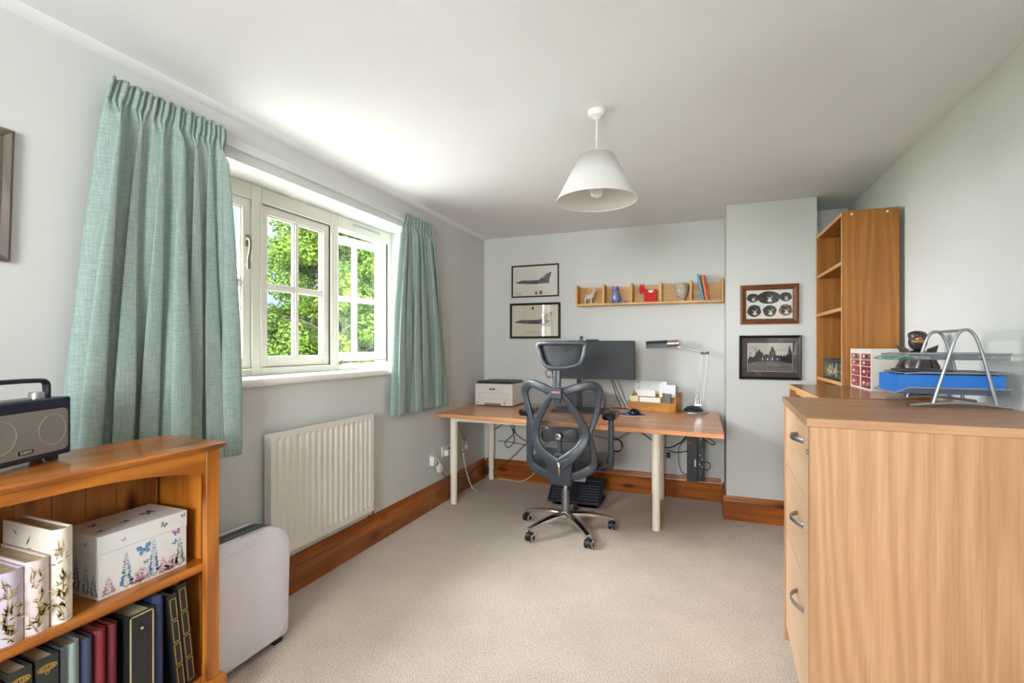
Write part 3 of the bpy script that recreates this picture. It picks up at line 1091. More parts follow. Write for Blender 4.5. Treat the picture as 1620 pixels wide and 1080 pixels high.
# ------------------------------------------------------------------ books, box and albums on the pine bookcase
def leafblade(b, P0, ang, ln, wd, U, V, nrm, mi, o=0.0006):
    """a pointed leaf lying on a surface spanned by U,V"""
    P0 = Vector(P0) + nrm * o
    d = U * math.cos(ang) + V * math.sin(ang)
    p = U * -math.sin(ang) + V * math.cos(ang)
    b.poly([P0, P0 + d * ln * 0.35 + p * wd, P0 + d * ln, P0 + d * ln * 0.35 - p * wd], mi)


def album(name, label, y0, y1, zb, h, xf, depth, cols, seed, cat='book', group='floral photograph albums on the middle shelf'):
    """patterned album, spine facing the room with rounded spine"""
    rg = random.Random(seed)
    n = 10
    w = y1 - y0
    out = []
    for k in range(n + 1):
        t = k / n
        out.append((xf - 0.010 + 0.010 * math.sin(PI * t), y0 + w * t))
    pts = out + [(xf - depth, y1), (xf - depth, y0)]
    root = thing(name, label, cat, (xf - depth / 2, (y0 + y1) / 2, zb), group)
    b = MB()
    # cover: spine wrap plus two boards
    def wrap(off):
        return [(xf - depth, y0), ] + out + [(xf - depth, y1)]
    ins = 0.004
    inner = [(xf - depth, y0 + ins)] + [(x - ins, min(max(y, y0 + ins), y1 - ins)) for x, y in out] + [(xf - depth, y1 - ins)]
    o_ = wrap(0)
    loop = o_ + inner[::-1]
    m = len(o_)
    v = [(x, y, zb) for x, y in o_] + [(x, y, zb) for x, y in inner] + [(x, y, zb + h) for x, y in o_] + [(x, y, zb + h) for x, y in inner]
    f = []
    for i in range(m - 1):
        f.append((i, i + 1, 2 * m + i + 1, 2 * m + i))
        f.append((m + i, 3 * m + i, 3 * m + i + 1, m + i + 1))
        f.append((2 * m + i, 2 * m + i + 1, 3 * m + i + 1, 3 * m + i))
        f.append((i, m + i, m + i + 1, i + 1))
    b.add(v, f, 0)
    U, V, Nn = Vector((0, 1, 0)), Vector((0, 0, 1)), Vector((1, 0, 0))
    for cz, s in ((0.25, 1.0), (0.42, 0.8), (0.72, 0.6), (0.10, 0.7)):
        cy = y0 + w * rg.uniform(0.25, 0.75)
        for k in range(17):
            a = rg.uniform(0.1, 3.0)
            q = Vector((xf - 0.0005, cy + rg.uniform(-0.25, 0.25) * w, zb + h * cz + rg.uniform(-0.02, 0.02)))
            ln = min(0.045 * s, w * 0.62) * rg.uniform(0.7, 1.3)
            if abs(math.cos(a)) * ln + abs(q.y - (y0 + y1) / 2) > w * 0.46:
                ln *= 0.5
            leafblade(b, q, a, ln, 0.0022 * s + 0.0004, U, V, Nn, rg.choice([1, 1, 2]), 0.0008)
    for k in range(10):       # leaves on the visible left board
        q = Vector((xf - rg.uniform(0.03, depth * 0.8), y0, zb + h * rg.uniform(0.1, 0.9)))
        leafblade(b, q, rg.uniform(0, 6.28), 0.03, 0.003, Vector((1, 0, 0)), V, Vector((0, -1, 0)), rg.choice([1, 2]), 0.0008)
    b.build('cover', cols, root)
    MB().box(xf - depth + 0.006, xf - 0.012, y0 + 0.0055, y1 - 0.0055, zb + 0.004, zb + h - 0.006).build('pages', plain('album_pages', S(188, 170, 140), 0.9, vary=0.15, vscale=60), root)
    return root


GL = plain('leaf_gold', S(190, 168, 112), 0.5, 0.15)
GB = plain('leaf_bronze', S(150, 130, 88), 0.6, 0.1)
A1 = plain('album_lilac', S(196, 186, 200), 0.6, vary=0.10, vscale=25)
A2 = plain('album_pink', S(220, 204, 202), 0.6, vary=0.06, vscale=25)
A3 = plain('album_cream', S(228, 222, 210), 0.6, vary=0.05, vscale=25)
ZS = 0.5385
album('photo_album', 'lilac floral photo album, leftmost on the middle shelf of the pine bookcase', 0.645, 0.6965, ZS, 0.178, -1.560, 0.225, [A1, GL, GB], 1)
album('photo_album', 'pink bamboo patterned photo album between the lilac and the cream albums', 0.6985, 0.7475, ZS, 0.185, -1.560, 0.225, [A2, GL, GB], 2)
album('photo_album', 'tall cream photo album with gold leaves, rightmost of the floral albums', 0.7520, 0.7980, ZS, 0.247, -1.560, 0.235, [A3, GL, GB], 3)

# butterfly keepsake box
kb = thing('keepsake_box', 'white lidded box decorated with butterflies and blue lupins on the middle shelf', 'box', (-1.70, 1.0, ZS))
KX0, KX1, KY0, KY1 = -1.775, -1.598, 0.874, 1.128
BXW = plain('box_white', S(224, 224, 222), 0.45)
DB = [BXW, plain('print_blue', S(96, 146, 186), 0.6), plain('print_pink', S(206, 148, 168), 0.6), plain('print_green', S(120, 142, 122), 0.6), plain('print_purple', S(150, 118, 164), 0.6), plain('print_darkteal', S(66, 88, 96), 0.6), plain('print_paleblue', S(150, 176, 206), 0.6)]


def butterfly(b, c, s, U, V, Nn, mi, rot=0.0, mb=5):
    c = Vector(c) + Nn * 0.0007
    u = U * math.cos(rot) + V * math.sin(rot)
    v = V * math.cos(rot) - U * math.sin(rot)
    for sg in (-1, 1):
        w = u * sg
        b.poly([c, c + w * 0.35 * s + v * 0.75 * s, c + w * 1.0 * s + v * 0.85 * s, c + w * 0.95 * s + v * 0.25 * s, c + w * 0.5 * s], mi)
        b.poly([c, c + w * 0.7 * s + v * -0.05 * s, c + w * 0.75 * s - v * 0.5 * s, c + w * 0.35 * s - v * 0.65 * s], mi)
    cc = c + Nn * 0.0003
    b.poly([cc + v * 0.35 * s, cc + u * 0.06 * s, cc - v * 0.4 * s, cc - u * 0.06 * s], mb)


def lupin(b, base, h, U, V, Nn, rg, mi):
    base = Vector(base) + Nn * 0.0005
    b.poly([base - U * 0.0006, base + U * 0.0006, base + U * 0.0004 + V * h, base - U * 0.0004 + V * h], 3)
    n = int(h / 0.007)
    for k in range(n):
        t = 0.15 + 0.85 * k / n
        r = 0.013 * (1.1 - t) + 0.002
        for sg in (-1, 1):
            q = base + V * (h * t + rg.uniform(-.002, .002)) + U * sg * r * rg.uniform(0.5, 1.0) + Nn * 0.0002
            s = 0.0055 * (1.25 - t)
            b.poly([q + U * s * math.cos(a) + V * s * 0.8 * math.sin(a) for a in [2 * PI * j / 7 for j in range(7)]], rg.choice([mi, mi, 6, 4]) if mi == 1 else mi)
    for sg in (-1, 1):
        leafblade(b, base + V * 0.004, PI / 2 - sg * 0.9, 0.018, 0.002, U, V, Nn, 3, 0.0003)


b = MB()
rg = random.Random(5)
ZL = 0.668
U, V, Nn = Vector((0, 1, 0)), Vector((0, 0, 1)), Vector((1, 0, 0))
b.box(KX0, KX1, KY0, KY1, ZS + 0.0005, ZL - 0.001)
lupin(b, (KX1, KY0 + 0.072, ZS + 0.004), 0.108, U, V, Nn, rg, 1)
lupin(b, (KX1, KY0 + 0.150, ZS + 0.004), 0.118, U, V, Nn, rg, 1)
lupin(b, (KX1, KY0 + 0.232, ZS + 0.004), 0.095, U, V, Nn, rg, 3)
lupin(b, (KX1, KY0 + 0.024, ZS + 0.004), 0.055, U, V, Nn, rg, 2)
for yy in (0.098, 0.110, 0.122, 0.178, 0.190, 0.202, 0.212):
    lupin(b, (KX1, KY0 + yy, ZS + 0.003), rg.uniform(0.03, 0.06), U, V, Nn, rg, 2)
butterfly(b, (KX1, KY0 + 0.122, ZS + 0.100), 0.021, U, V, Nn, 1, 0.15)
butterfly(b, (KX1, KY0 + 0.222, ZS + 0.118), 0.013, U, V, Nn, 4, 0.3)
butterfly(b, (KX1, KY0 + 0.217, ZS + 0.088), 0.009, U, V, Nn, 1, 0.8)
butterfly(b, (KX1, KY0 + 0.128, ZS + 0.060), 0.008, U, V, Nn, 3, 0.2)
U2, N2 = Vector((1, 0, 0)), Vector((0, -1, 0))
for xx, hh, mi in ((0.03, 0.07, 3), (0.075, 0.115, 4), (0.12, 0.09, 1), (0.155, 0.07, 3)):
    lupin(b, (KX0 + xx, KY0, ZS + 0.004), hh, U2, V, N2, rg, mi)
b.build('body', DB, kb)
b = MB()
b.box(KX0 - 0.001, KX1 + 0.001, KY0 - 0.001, KY1 + 0.001, ZL, 0.7195)
butterfly(b, (KX1 + 0.001, KY0 + 0.180, ZL + 0.026), 0.011, U, V, Nn, 3, -0.5)
butterfly(b, (KX1 + 0.001, KY0 + 0.243, ZL + 0.036), 0.008, U, V, Nn, 4, 0.3)
butterfly(b, (KX1 + 0.001, KY0 + 0.065, ZL + 0.022), 0.007, U, V, Nn, 2, 0.5)
butterfly(b, (KX0 + 0.05, KY0 - 0.001, ZL + 0.02), 0.009, U2, V, N2, 4, 0.4)
butterfly(b, (KX0 + 0.12, KY0 - 0.001, ZL + 0.022), 0.009, U2, V, N2, 2, 0.1)
for xx, yy, s in ((0.09, 0.19, 0.022), (0.11, 0.11, 0.012), (0.06, 0.05, 0.013), (0.13, 0.03, 0.010)):
    butterfly(b, (KX0 + xx, KY0 + yy, 0.7195), s, Vector((0, 1, 0)), Vector((-1, 0, 0)), Vector((0, 0, 1)), 5, 0.4, 3)
b.build('lid', DB, kb)

# lower shelf: albums and binders
ZB = 0.1485


def binder(label, y0, y1, h, xf, mat, depth=0.24, style='round', lean=0.0, cat='binder', name='ring_binder', group='albums and binders on the bottom shelf', trim=None):
    M = Matrix.Identity(4)
    if lean:
        M = Matrix.Translation((0, y0, ZB)) @ Matrix.Rotation(lean, 4, 'X') @ Matrix.Translation((0, -y0, -ZB))
    root = thing(name, label, cat, (xf - depth / 2, (y0 + y1) / 2, ZB), group)
    w = y1 - y0
    b = MB()
    b.M = M
    t = 0.003
    if style == 'round':
        n = 10
        out = [(xf - 0.012 + 0.012 * math.sin(PI * k / n), y0 + w * k / n) for k in range(n + 1)]
        pts = [(xf - depth, y0)] + out + [(xf - depth, y1)] + [(xf - depth, y1 - t)] + [(x - t, min(max(y, y0 + t), y1 - t)) for x, y in out[::-1]] + [(xf - depth, y0 + t)]
    else:
        pts = [(xf - depth, y0), (xf, y0), (xf, y1), (xf - depth, y1), (xf - depth, y1 - t), (xf - t, y1 - t), (xf - t, y0 + t), (xf - depth, y0 + t)]
    m = len(pts)
    v = [(x, y, ZB) for x, y in pts] + [(x, y, ZB + h) for x, y in pts]
    half = m // 2
    f = [(i, (i + 1) % m, m + (i + 1) % m, m + i) for i in range(m)]
    for zo in (0, m):
        for i in range(half - 1):
            f.append((zo + i, zo + i + 1, zo + m - 2 - i, zo + m - 1 - i))
    b.add(v, f, 0)
    c = b.build('cover', mat, root)
    b = MB()
    b.M = M
    b.box(xf - depth + 0.004, xf - 0.016, y0 + t + 0.002, y1 - t - 0.002, ZB + 0.003, ZB + h - 0.008)
    b.build('pages', plain('binder_pages', S(206, 196, 172), 0.9, vary=0.1, vscale=80), root)
    if trim == 'ornament':
        b = MB()
        b.M = M
        yc, zc = (y0 + y1) / 2, ZB + h - 0.028
        for k in range(-3, 4):
            r = 0.0062 - abs(k) * 0.0009
            b.tube([(xf + 0.0006, yc + k * 0.0052 + r * math.cos(2 * PI * j / 14), zc + r * math.sin(2 * PI * j / 14)) for j in range(14)], 0.0008, 0.0004, up=(1, 0, 0), seg=5, closed=True)
        b.tube([(xf + 0.0006, yc + 0.020 * math.cos(2 * PI * j / 24), zc + 0.0085 * math.sin(2 * PI * j / 24)) for j in range(24)], 0.0008, 0.0004, up=(1, 0, 0), seg=5, closed=True)
        b.tube([(xf + 0.0006, yc + 0.004 * math.cos(2 * PI * j / 12), zc - 0.012 + 0.004 * math.sin(2 * PI * j / 12)) for j in range(12)], 0.0008, 0.0004, up=(1, 0, 0), seg=5, closed=True)
        b.build('gold_ornament', M_gold, root)
    if trim == 'panels':
        b = MB()
        b.M = M
        za = ZB + 0.012
        ph = (h - 0.024) / 4
        for k in range(4):
            z0_, z1_ = za + ph * k + 0.003, za + ph * (k + 1) - 0.003
            y0_, y1_ = y0 + 0.005, y1 - 0.004
            for a0, a1, c0_, c1_ in ((y0_, y1_, z0_, z0_ + 0.002), (y0_, y1_, z1_ - 0.002, z1_), (y0_, y0_ + 0.002, z0_, z1_), (y1_ - 0.002, y1_, z0_, z1_)):
                b.box(xf, xf + 0.0006, a0, a1, c0_, c1_)
        b.build('gold_tooling', M_gold, root)
    if trim == 'border':
        b = MB()
        b.M = M
        y0_, y1_, z0_, z1_ = y0 + 0.003, y1 - 0.003, ZB + 0.004, ZB + h - 0.004
        for a0, a1, c0_, c1_ in ((y0_, y1_, z0_, z0_ + 0.004), (y0_, y1_, z1_ - 0.004, z1_), (y0_, y0_ + 0.004, z0_, z1_), (y1_ - 0.004, y1_, z0_, z1_)):
            b.box(xf, xf + 0.0008, a0, a1, c0_, c1_)
        b.lathe([(0.004, 0), (0.004, 0.002), (0.002, 0.003)], (xf, (y0 + y1) / 2, z1_ - 0.045), 12, 'x')
        b.build('cream_border', plain('border_cream', S(196, 184, 140), 0.6, 0.2), root)
    return root


L_green = plain('leather_darkgreen', S(44, 48, 44), 0.5, bump=0.3, bscale=300)
L_grey = plain('cloth_dark_grey', S(78, 82, 84), 0.6)
L_teal = plain('cloth_grey_green', S(142, 158, 156), 0.6, bump=0.2, bscale=400)
L_navy = plain('cloth_navy', S(52, 64, 92), 0.5, bump=0.2, bscale=400)
L_red = plain('cloth_burgundy', S(120, 28, 44), 0.5, bump=0.2, bscale=400)
L_red2 = plain('cloth_darkred', S(96, 22, 34), 0.5, bump=0.2, bscale=400)
L_blue = plain('cloth_blue', S(46, 60, 106), 0.45, bump=0.2, bscale=400)
L_blk = plain('leather_black', S(30, 32, 34), 0.45, bump=0.3, bscale=300)
XF = -1.572
binder('muted red album at the far left of the bottom shelf, under the lilac album', 0.615, 0.661, 0.300, XF, L_red2)
binder('black album with gold crest, the left one of the two on the bottom shelf', 0.668, 0.714, 0.315, XF, L_green, style='flat', trim='ornament', cat='album', name='crest_album')
binder('black album with gold crest, the right one of the two, left of the grey folder', 0.722, 0.768, 0.315, XF, L_green, style='flat', trim='ornament', cat='album', name='crest_album')
binder('thin dark grey folder between the crested albums and the grey green binder', 0.774, 0.783, 0.320, XF, L_grey, style='flat', cat='folder', name='thin_folder')
binder('pale grey green binder with rounded spine on the bottom shelf', 0.785, 0.820, 0.318, XF, L_teal)
binder('dark navy binder between the grey green and the burgundy binders', 0.823, 0.851, 0.312, XF, L_navy)
binder('burgundy binder, the left one of the two red ones', 0.855, 0.884, 0.318, XF, L_red)
binder('burgundy binder, the right one of the two red ones, beside the bordered album', 0.887, 0.913, 0.318, XF, L_red2)
binder('large black album with pale border and stud, in the middle of the bottom shelf', 0.930, 1.003, 0.322, XF + 0.012, L_blk, depth=0.2, style='flat', trim='border', cat='album', name='bordered_album')
binder('bright navy binder with rounded spine right of the bordered album', 1.009, 1.044, 0.342, XF, L_blue)
binder('black gold-tooled album leaning, nearer the navy binder', 1.081, 1.110, 0.325, XF, L_blk, style='flat', lean=0.10, trim='panels', cat='album', name='tooled_album')
binder('black gold-tooled album leaning, nearest the right side of the bookcase', 1.113, 1.143, 0.345, XF, L_blk, style='flat', lean=0.10, trim='panels', cat='album', name='tooled_album')

# ================================================================== PAPER SHREDDER
sh = thing('paper_shredder', 'slim rounded white paper shredder standing between bookcase and radiator', 'shredder', (-1.80, 1.45, 0))
SW = plain('shredder_white', S(236, 232, 240), 0.35)
SY0, SY1, SH = 1.235, 1.648, 0.506
b = MB()
nx = 14
ny = 40
# outline in y,z ; rounded top corners, slight bottom rounding
outl = []


def arc(cy, cz, r, a0, a1, n):
    return [(cy + r * math.cos(math.radians(a0 + (a1 - a0) * k / n)), cz + r * math.sin(math.radians(a0 + (a1 - a0) * k / n))) for k in range(n + 1)]


outl += arc(SY1 - 0.115, SH - 0.115, 0.115, 0, 90, 12)
outl += arc(SY0 + 0.115, SH - 0.115, 0.115, 90, 180, 12)
outl += arc(SY0 + 0.035, 0.045, 0.025, 180, 270, 5)
outl += arc(SY1 - 0.035, 0.045, 0.025, 270, 360, 5)
cyc, czc = (SY0 + SY1) / 2, SH * 0.5
layers = []
sx0, sx1 = -1.828, -1.666
for k in range(nx + 1):
    t = k / nx
    x = sx0 + (sx1 - sx0) * t
    e = min(t, 1 - t) / 0.16
    ins = 0.020 * (1 - math.sqrt(max(0, 1 - (1 - min(1, e)) ** 2)))
    layers.append([(x, y + (cyc - y) / max(0.05, math.hypot(cyc - y, czc - z)) * ins, z + (czc - z) / max(0.05, math.hypot(cyc - y, czc - z)) * ins) for y, z in outl])
v = [p for l in layers for p in l]
m = len(outl)
f = []
for j in range(nx):
    for k in range(m):
        f.append((j * m + k, j * m + (k + 1) % m, (j + 1) * m + (k + 1) % m, (j + 1) * m + k))
f.append(tuple(range(m)))
f.append(tuple(range(nx * m, (nx + 1) * m)))
b.add(v, f)
sb = b.build('housing', SW, sh, angle=50)
# raised front panel
b = MB()
fp = []
W_, H_ = SY1 - SY0 - 0.05, SH - 0.075
for y, z in rr(W_, H_, 0.085, 10):
    fp.append((y + cyc, z + SH / 2 - 0.002))
mfp = len(fp)
fc = (cyc, SH / 2)
lay = []
for t, dx in ((1.0, -0.001), (0.99, 0.004), (0.97, 0.006), (0.0, 0.009)):
    lay.append([(sx1 + dx, fc[0] + (y - fc[0]) * t, fc[1] + (z - fc[1]) * t) for y, z in fp])
v = [p for l in lay for p in l]
f = [(j * mfp + k, j * mfp + (k + 1) % mfp, (j + 1) * mfp + (k + 1) % mfp, (j + 1) * mfp + k) for j in range(3) for k in range(mfp)]
b.add(v, f)
b.build('front_panel', SW, sh, angle=30)
b = MB()
DS = plain('shredder_dark', S(52, 66, 68), 0.35)
def topz(y):
    d = max(0, abs(y - cyc) - (SY1 - SY0) / 2 + 0.115)
    return SH - 0.115 + math.sqrt(max(0, 0.115 ** 2 - d * d))
ns = 30
v, f = [], []
for q in range(ns + 1):
    yy = cyc - 0.165 + 0.315 * q / ns
    e = min(q, ns - q) / 4.0
    hw = 0.034 * math.sqrt(max(0.02, 1 - (1 - min(1, e)) ** 2))
    zz = topz(yy)
    v += [(-1.750 - hw, yy, zz - 0.004), (-1.750 - hw, yy, zz + 0.002), (-1.750, yy, zz + 0.003), (-1.750 + hw, yy, zz + 0.002), (-1.750 + hw, yy, zz - 0.004)]
    if q:
        f += [((q - 1) * 5 + a, (q - 1) * 5 + a + 1, q * 5 + a + 1, q * 5 + a) for a in range(4)]
b.add(v, f)
ct = b.build('feed_panel', DS, sh)
b = MB()
b.box(-1.764, -1.757, cyc - 0.09, cyc + 0.09, SH + 0.002, SH + 0.0040)
b.build('paper_slot', M_black, ct)
b = MB()
for k in range(9):
    b.box(-1.733, -1.728, cyc - 0.06 + k * 0.018, cyc - 0.053 + k * 0.018, SH + 0.0025, SH + 0.0035)
b.build('status_marks', plain('pale_mark', S(170, 186, 186), 0.5), ct)
b = MB().box(-1.708, -1.705, cyc - 0.02, cyc + 0.11, SH - 0.0005, SH + 0.0006)
b.build('seam', M_mgrey, sh)
for yy in (SY0 + 0.06, SY1 - 0.06):
    MB().box(-1.815, -1.68, yy - 0.02, yy + 0.02, 0, 0.024).build('foot', M_black, sh)
b = MB().tube(smooth_path([(-1.600, 1.262, 0.008), (-1.620, 1.262, 0.020), (-1.640, 1.25, 0.035), (-1.650, 1.224, 0.04), (-1.76, 1.213, 0.03), (-1.86, 1.213, 0.012)], 6), 0.0035, seg=8)
tag(b.build('power_cable', M_cable), 'short black cable beside the plinth at the foot of the shredder', 'cable')

# ================================================================== DESK
dk = thing('desk', 'long beech desk with cream metal legs against the far wall', 'desk', (-0.9, 3.8, 0))
DZ = 0.735
LEG = plain('leg_cream', S(240, 233, 216), 0.4, vary=0.02)
b = MB().prism([(-1.960, 3.395), (0.128, 3.205), (0.128, 4.275), (-1.960, 4.325)], 'z', DZ - 0.030, DZ)
b.build('desk_top', wood('desk_top', 'x'), dk, bevel=0.003)
FL = ((-1.86, 3.509), (-1.87, 4.284), (-0.292, 3.503), (-0.314, 4.240))
for x, y in FL:
    lg = MB().lathe([(0.030, 0.245), (0.030, DZ - 0.0305)], (x, y, 0), 24).build('leg', LEG, dk)
    MB().lathe([(0.0255, 0.0), (0.0265, 0.004), (0.0265, 0.250)], (x, y, 0), 24).build('leg_foot', LEG, lg)
b = MB()
b.box(-1.86, -0.292, 3.493, 3.519, 0.664, DZ - 0.0308).box(-1.87, -0.314, 4.25, 4.276, 0.664, DZ - 0.0308)
b.box(-1.88, -1.85, 3.51, 4.284, 0.664, DZ - 0.0308).box(-0.315, -0.29, 3.51, 4.24, 0.664, DZ - 0.0308)
b.build('rail', LEG, dk)

# ------------------------------------------------------------------ office chair
CHX, CHY = -0.871, 3.267
ch = thing('office_chair', 'black ergonomic mesh office chair with headrest and chrome star base at the desk', 'office chair', (CHX, CHY, 0))
CFR = plain('chair_frame', S(50, 55, 62), 0.34, bump=0.1, bscale=600)


def yb(x, z):
    return 3.055 - 0.13 * (z - 0.40) + 0.9 * (x + 0.840) ** 2 - 0.03 * math.exp(-((z - 0.55) / 0.16) ** 2)


def B3(pts, dy=0.0):
    return [(x, yb(x, z) + dy, z) for x, z in pts]


outer = [(-1.064, 1.004), (-1.084, 0.962), (-1.060, 0.868), (-1.034, 0.760), (-1.020, 0.700), (-1.042, 0.620), (-1.054, 0.545), (-1.043, 0.490), (-0.995, 0.457), (-0.910, 0.432),
         (-0.840, 0.425), (-0.765, 0.438), (-0.685, 0.470), (-0.640, 0.503), (-0.626, 0.550), (-0.636, 0.630), (-0.655, 0.705), (-0.636, 0.766), (-0.608, 0.850), (-0.593, 0.955), (-0.604, 1.002),
         (-0.650, 1.022), (-0.722, 1.006), (-0.784, 0.984), (-0.838, 0.975), (-0.900, 0.984), (-0.942, 1.000), (-1.022, 1.023)]
op = smooth_path(B3(outer), 5, closed=True)
wd = []
n = len(op)
for i, p in enumerate(op):
    wd.append(0.0175 + 0.010 * math.exp(-((p.z - 1.0) / 0.05) ** 2) + 0.012 * math.exp(-((p.z - 0.47) / 0.07) ** 2))
b = MB().tube(op, wd, 0.012, up=(0, 1, 0), seg=16, closed=True, power=0.55)
bf = b.build('back_frame', CFR, ch)
dl = [(-0.862, 0.975), (-0.905, 0.925), (-0.945, 0.862), (-0.978, 0.800), (-1.003, 0.725), (-1.000, 0.655), (-0.962, 0.596), (-0.903, 0.550), (-0.850, 0.520)]
dr = [(-0.820, 0.970), (-0.775, 0.915), (-0.735, 0.855), (-0.703, 0.798), (-0.677, 0.735), (-0.676, 0.690), (-0.705, 0.630), (-0.765, 0.570), (-0.830, 0.522)]
for q in (dl, dr):
    b = MB().tube(smooth_path(B3(q, -0.018), 5), [0.017, 0.020, 0.022, 0.024, 0.027, 0.028, 0.031, 0.036, 0.038], 0.011, up=(0, 1, 0), seg=16, power=0.55)
    b.build('spine_bar', CFR, bf)
plate = [(-0.945, 0.575), (-0.895, 0.560), (-0.840, 0.535), (-0.785, 0.560), (-0.735, 0.580), (-0.752, 0.520), (-0.768, 0.430), (-0.768, 0.378), (-0.908, 0.378), (-0.912, 0.430), (-0.928, 0.512)]
b = MB()
for (d0, d1) in ((-0.032, -0.012),):
    m = len(plate)
    v = [(x, yb(x, z) + d0, z) for x, z in plate] + [(x, yb(x, z) + d1 + 0.02, z) for x, z in plate]
    f = [(i, (i + 1) % m, m + (i + 1) % m, m + i) for i in range(m)] + [tuple(range(m)), tuple(range(m, 2 * m))]
    b.add(v, f)
b.build('lower_plate', CFR, bf, bevel=0.008, bseg=3)
b = MB().poly([(-0.845, yb(-.845, .53) - 0.0335, 0.530), (-0.830, yb(-.83, .53) - 0.0335, 0.530), (-0.834, yb(-.83, .44) - 0.0335, 0.440), (-0.842, yb(-.84, .44) - 0.0335, 0.440)])
b.build('chrome_strip', M_chrome, bf, solid=0.002)
# mesh cloth, see-through
m, nt, p, out = new_mat('chair_mesh')
p.inputs['Base Color'].default_value = (*S(40, 38, 40), 1)
p.inputs['Roughness'].default_value = 0.8
tr = N(nt, 'ShaderNodeBsdfTransparent')
t = N(nt, 'ShaderNodeTexCoord')
ck = N(nt, 'ShaderNodeTexNoise', inp={'Scale': 700.0, 'Detail': 1.0})
L(nt, t.outputs['Object'], ck.inputs['Vector'])
rm = ramp(nt, [(0.40, (0.30, 0.30, 0.30)), (0.60, (0.62, 0.62, 0.62))], ck.outputs['Fac'])
mx = N(nt, 'ShaderNodeMixShader')
L(nt, rm.outputs[0], mx.inputs[0])
L(nt, p.outputs[0], mx.inputs[1])
L(nt, tr.outputs[0], mx.inputs[2])
L(nt, mx.outputs[0], out.inputs[0])
M_mesh = m
b = MB()
cx_, cz_ = -0.84, 0.72
ring = [(p.x, p.z) for p in op]
m = len(ring)
lays = []
for t in (1.0, 0.8, 0.6, 0.4, 0.2, 0.03):
    lays.append([(cx_ + (x - cx_) * t, yb(cx_ + (x - cx_) * t, cz_ + (z - cz_) * t) + 0.012 - 0.01 * (1 - t), cz_ + (z - cz_) * t) for x, z in ring])
v = [p for l in lays for p in l]
f = [(j * m + k, j * m + (k + 1) % m, (j + 1) * m + (k + 1) % m, (j + 1) * m + k) for j in range(5) for k in range(m)]
f.append(tuple(range(5 * m, 6 * m)))
b.add(v, f)
b.build('back_mesh', M_mesh, ch, angle=180)
# lumbar pad
b = MB()
lp = [(x - 0.843, z + 0.703) for x, z in rr(0.236, 0.090, 0.035, 6)]
m = len(lp)
v, f = [], []
for k, (t, dy) in enumerate(((0.0, 0.042), (0.85, 0.040), (0.97, 0.032), (1.0, 0.020), (0.97, 0.008), (0.85, 0.004), (0.0, 0.003))):
    for x, z in lp:
        xx, zz = -0.843 + (x + 0.843) * t, 0.703 + (z - 0.703) * t
        v.append((xx, yb(xx, zz) - 0.005 + dy + 0.2 * (xx + 0.843) ** 2, zz))
    if k:
        f += [((k - 1) * m + i, (k - 1) * m + (i + 1) % m, k * m + (i + 1) % m, k * m + i) for i in range(m)]
b.add(v, f)
lu = b.build('lumbar_support', M_black, ch, merge=True)
b = MB().tube([(-0.842, 3.005, 0.690), (-0.842, 3.010, 0.640), (-0.842, 3.010, 0.575)], 0.016, 0.010, up=(0, 1, 0), power=0.7).box(-0.872, -0.812, 2.990, 3.020, 0.568, 0.586)
b.build('lumbar_stem', CFR, lu, bevel=0.003)
b = MB().lathe([(0.026, 0), (0.026, -0.018), (0.024, -0.021)], (-0.842, 3.000, 0.694), 24, 'y')
b.build('knob_body', M_black, lu)
b = MB().lathe([(0.0185, -0.021), (0.0185, -0.0235), (0.016, -0.0245)], (-0.842, 3.000, 0.694), 24, 'y')
b.build('chrome_knob', M_chrome, lu)
# headrest
b = MB()
b.tube([(-0.846, yb(-.846, .90) - 0.025, 0.905), (-0.846, yb(-.846, 1.0) - 0.018, 1.000), (-0.846, 2.968, 1.080), (-0.846, 2.968, 1.150)], 0.026, 0.014, up=(0, 1, 0), seg=14, power=0.6)
hp = b.build('headrest_post', plain('post_black', S(44, 46, 50), 0.35), ch)
b = MB().box(-0.884, -0.808, yb(-.846, 1.0) - 0.040, yb(-.846, 1.0) - 0.004, 0.935, 1.005)
cl = b.build('post_clamp', CFR, hp, bevel=0.007, bseg=3)
b = MB().box(-0.872, -0.820, yb(-.846, 1.0) - 0.0420, yb(-.846, 1.0) - 0.0402, 0.972, 0.983)
b.build('red_label', plain('label_red', S(176, 96, 88), 0.5), hp)
hr = thing  # placeholder to keep the name free
hd = [(-0.965, 1.285), (-0.840, 1.291), (-0.675, 1.288), (-0.669, 1.250), (-0.680, 1.188), (-0.708, 1.147), (-0.780, 1.127), (-0.842, 1.124), (-0.902, 1.130), (-0.938, 1.168), (-0.958, 1.232)]
cxh = -0.822


def yh(x, z):
    return 2.950 + 1.3 * (x - cxh) ** 2


hpts = smooth_path([(x, yh(x, z) - 0.006, z - (0.006 if z > 1.25 else 0) + (0.006 if z < 1.2 else 0)) for x, z in hd], 4, closed=True)
b = MB().tube(hpts, 0.0145, 0.016, up=(0, 1, 0), seg=12, closed=True, power=0.8)
hf = b.build('headrest_frame', CFR, ch)
b = MB()
ring = [(p.x, p.z) for p in hpts]
m = len(ring)
c2 = (-0.822, 1.215)
v, f = [], []
for k, (t, dy) in enumerate(((0.0, 0.060), (0.6, 0.058), (0.9, 0.046), (1.0, 0.026), (0.96, 0.010), (0.80, 0.006), (0.5, 0.010), (0.0, 0.014))):
    for x, z in ring:
        xx, zz = c2[0] + (x - c2[0]) * t, c2[1] + (z - c2[1]) * t
        v.append((xx, yh(xx, zz) + dy, zz))
    if k:
        f += [((k - 1) * m + i, (k - 1) * m + (i + 1) % m, k * m + (i + 1) % m, k * m + i) for i in range(m)]
b.add(v, f)
b.build('headrest_cushion', plain('cushion_black', S(26, 27, 30), 0.6, bump=0.3, bscale=400), hf, merge=True)
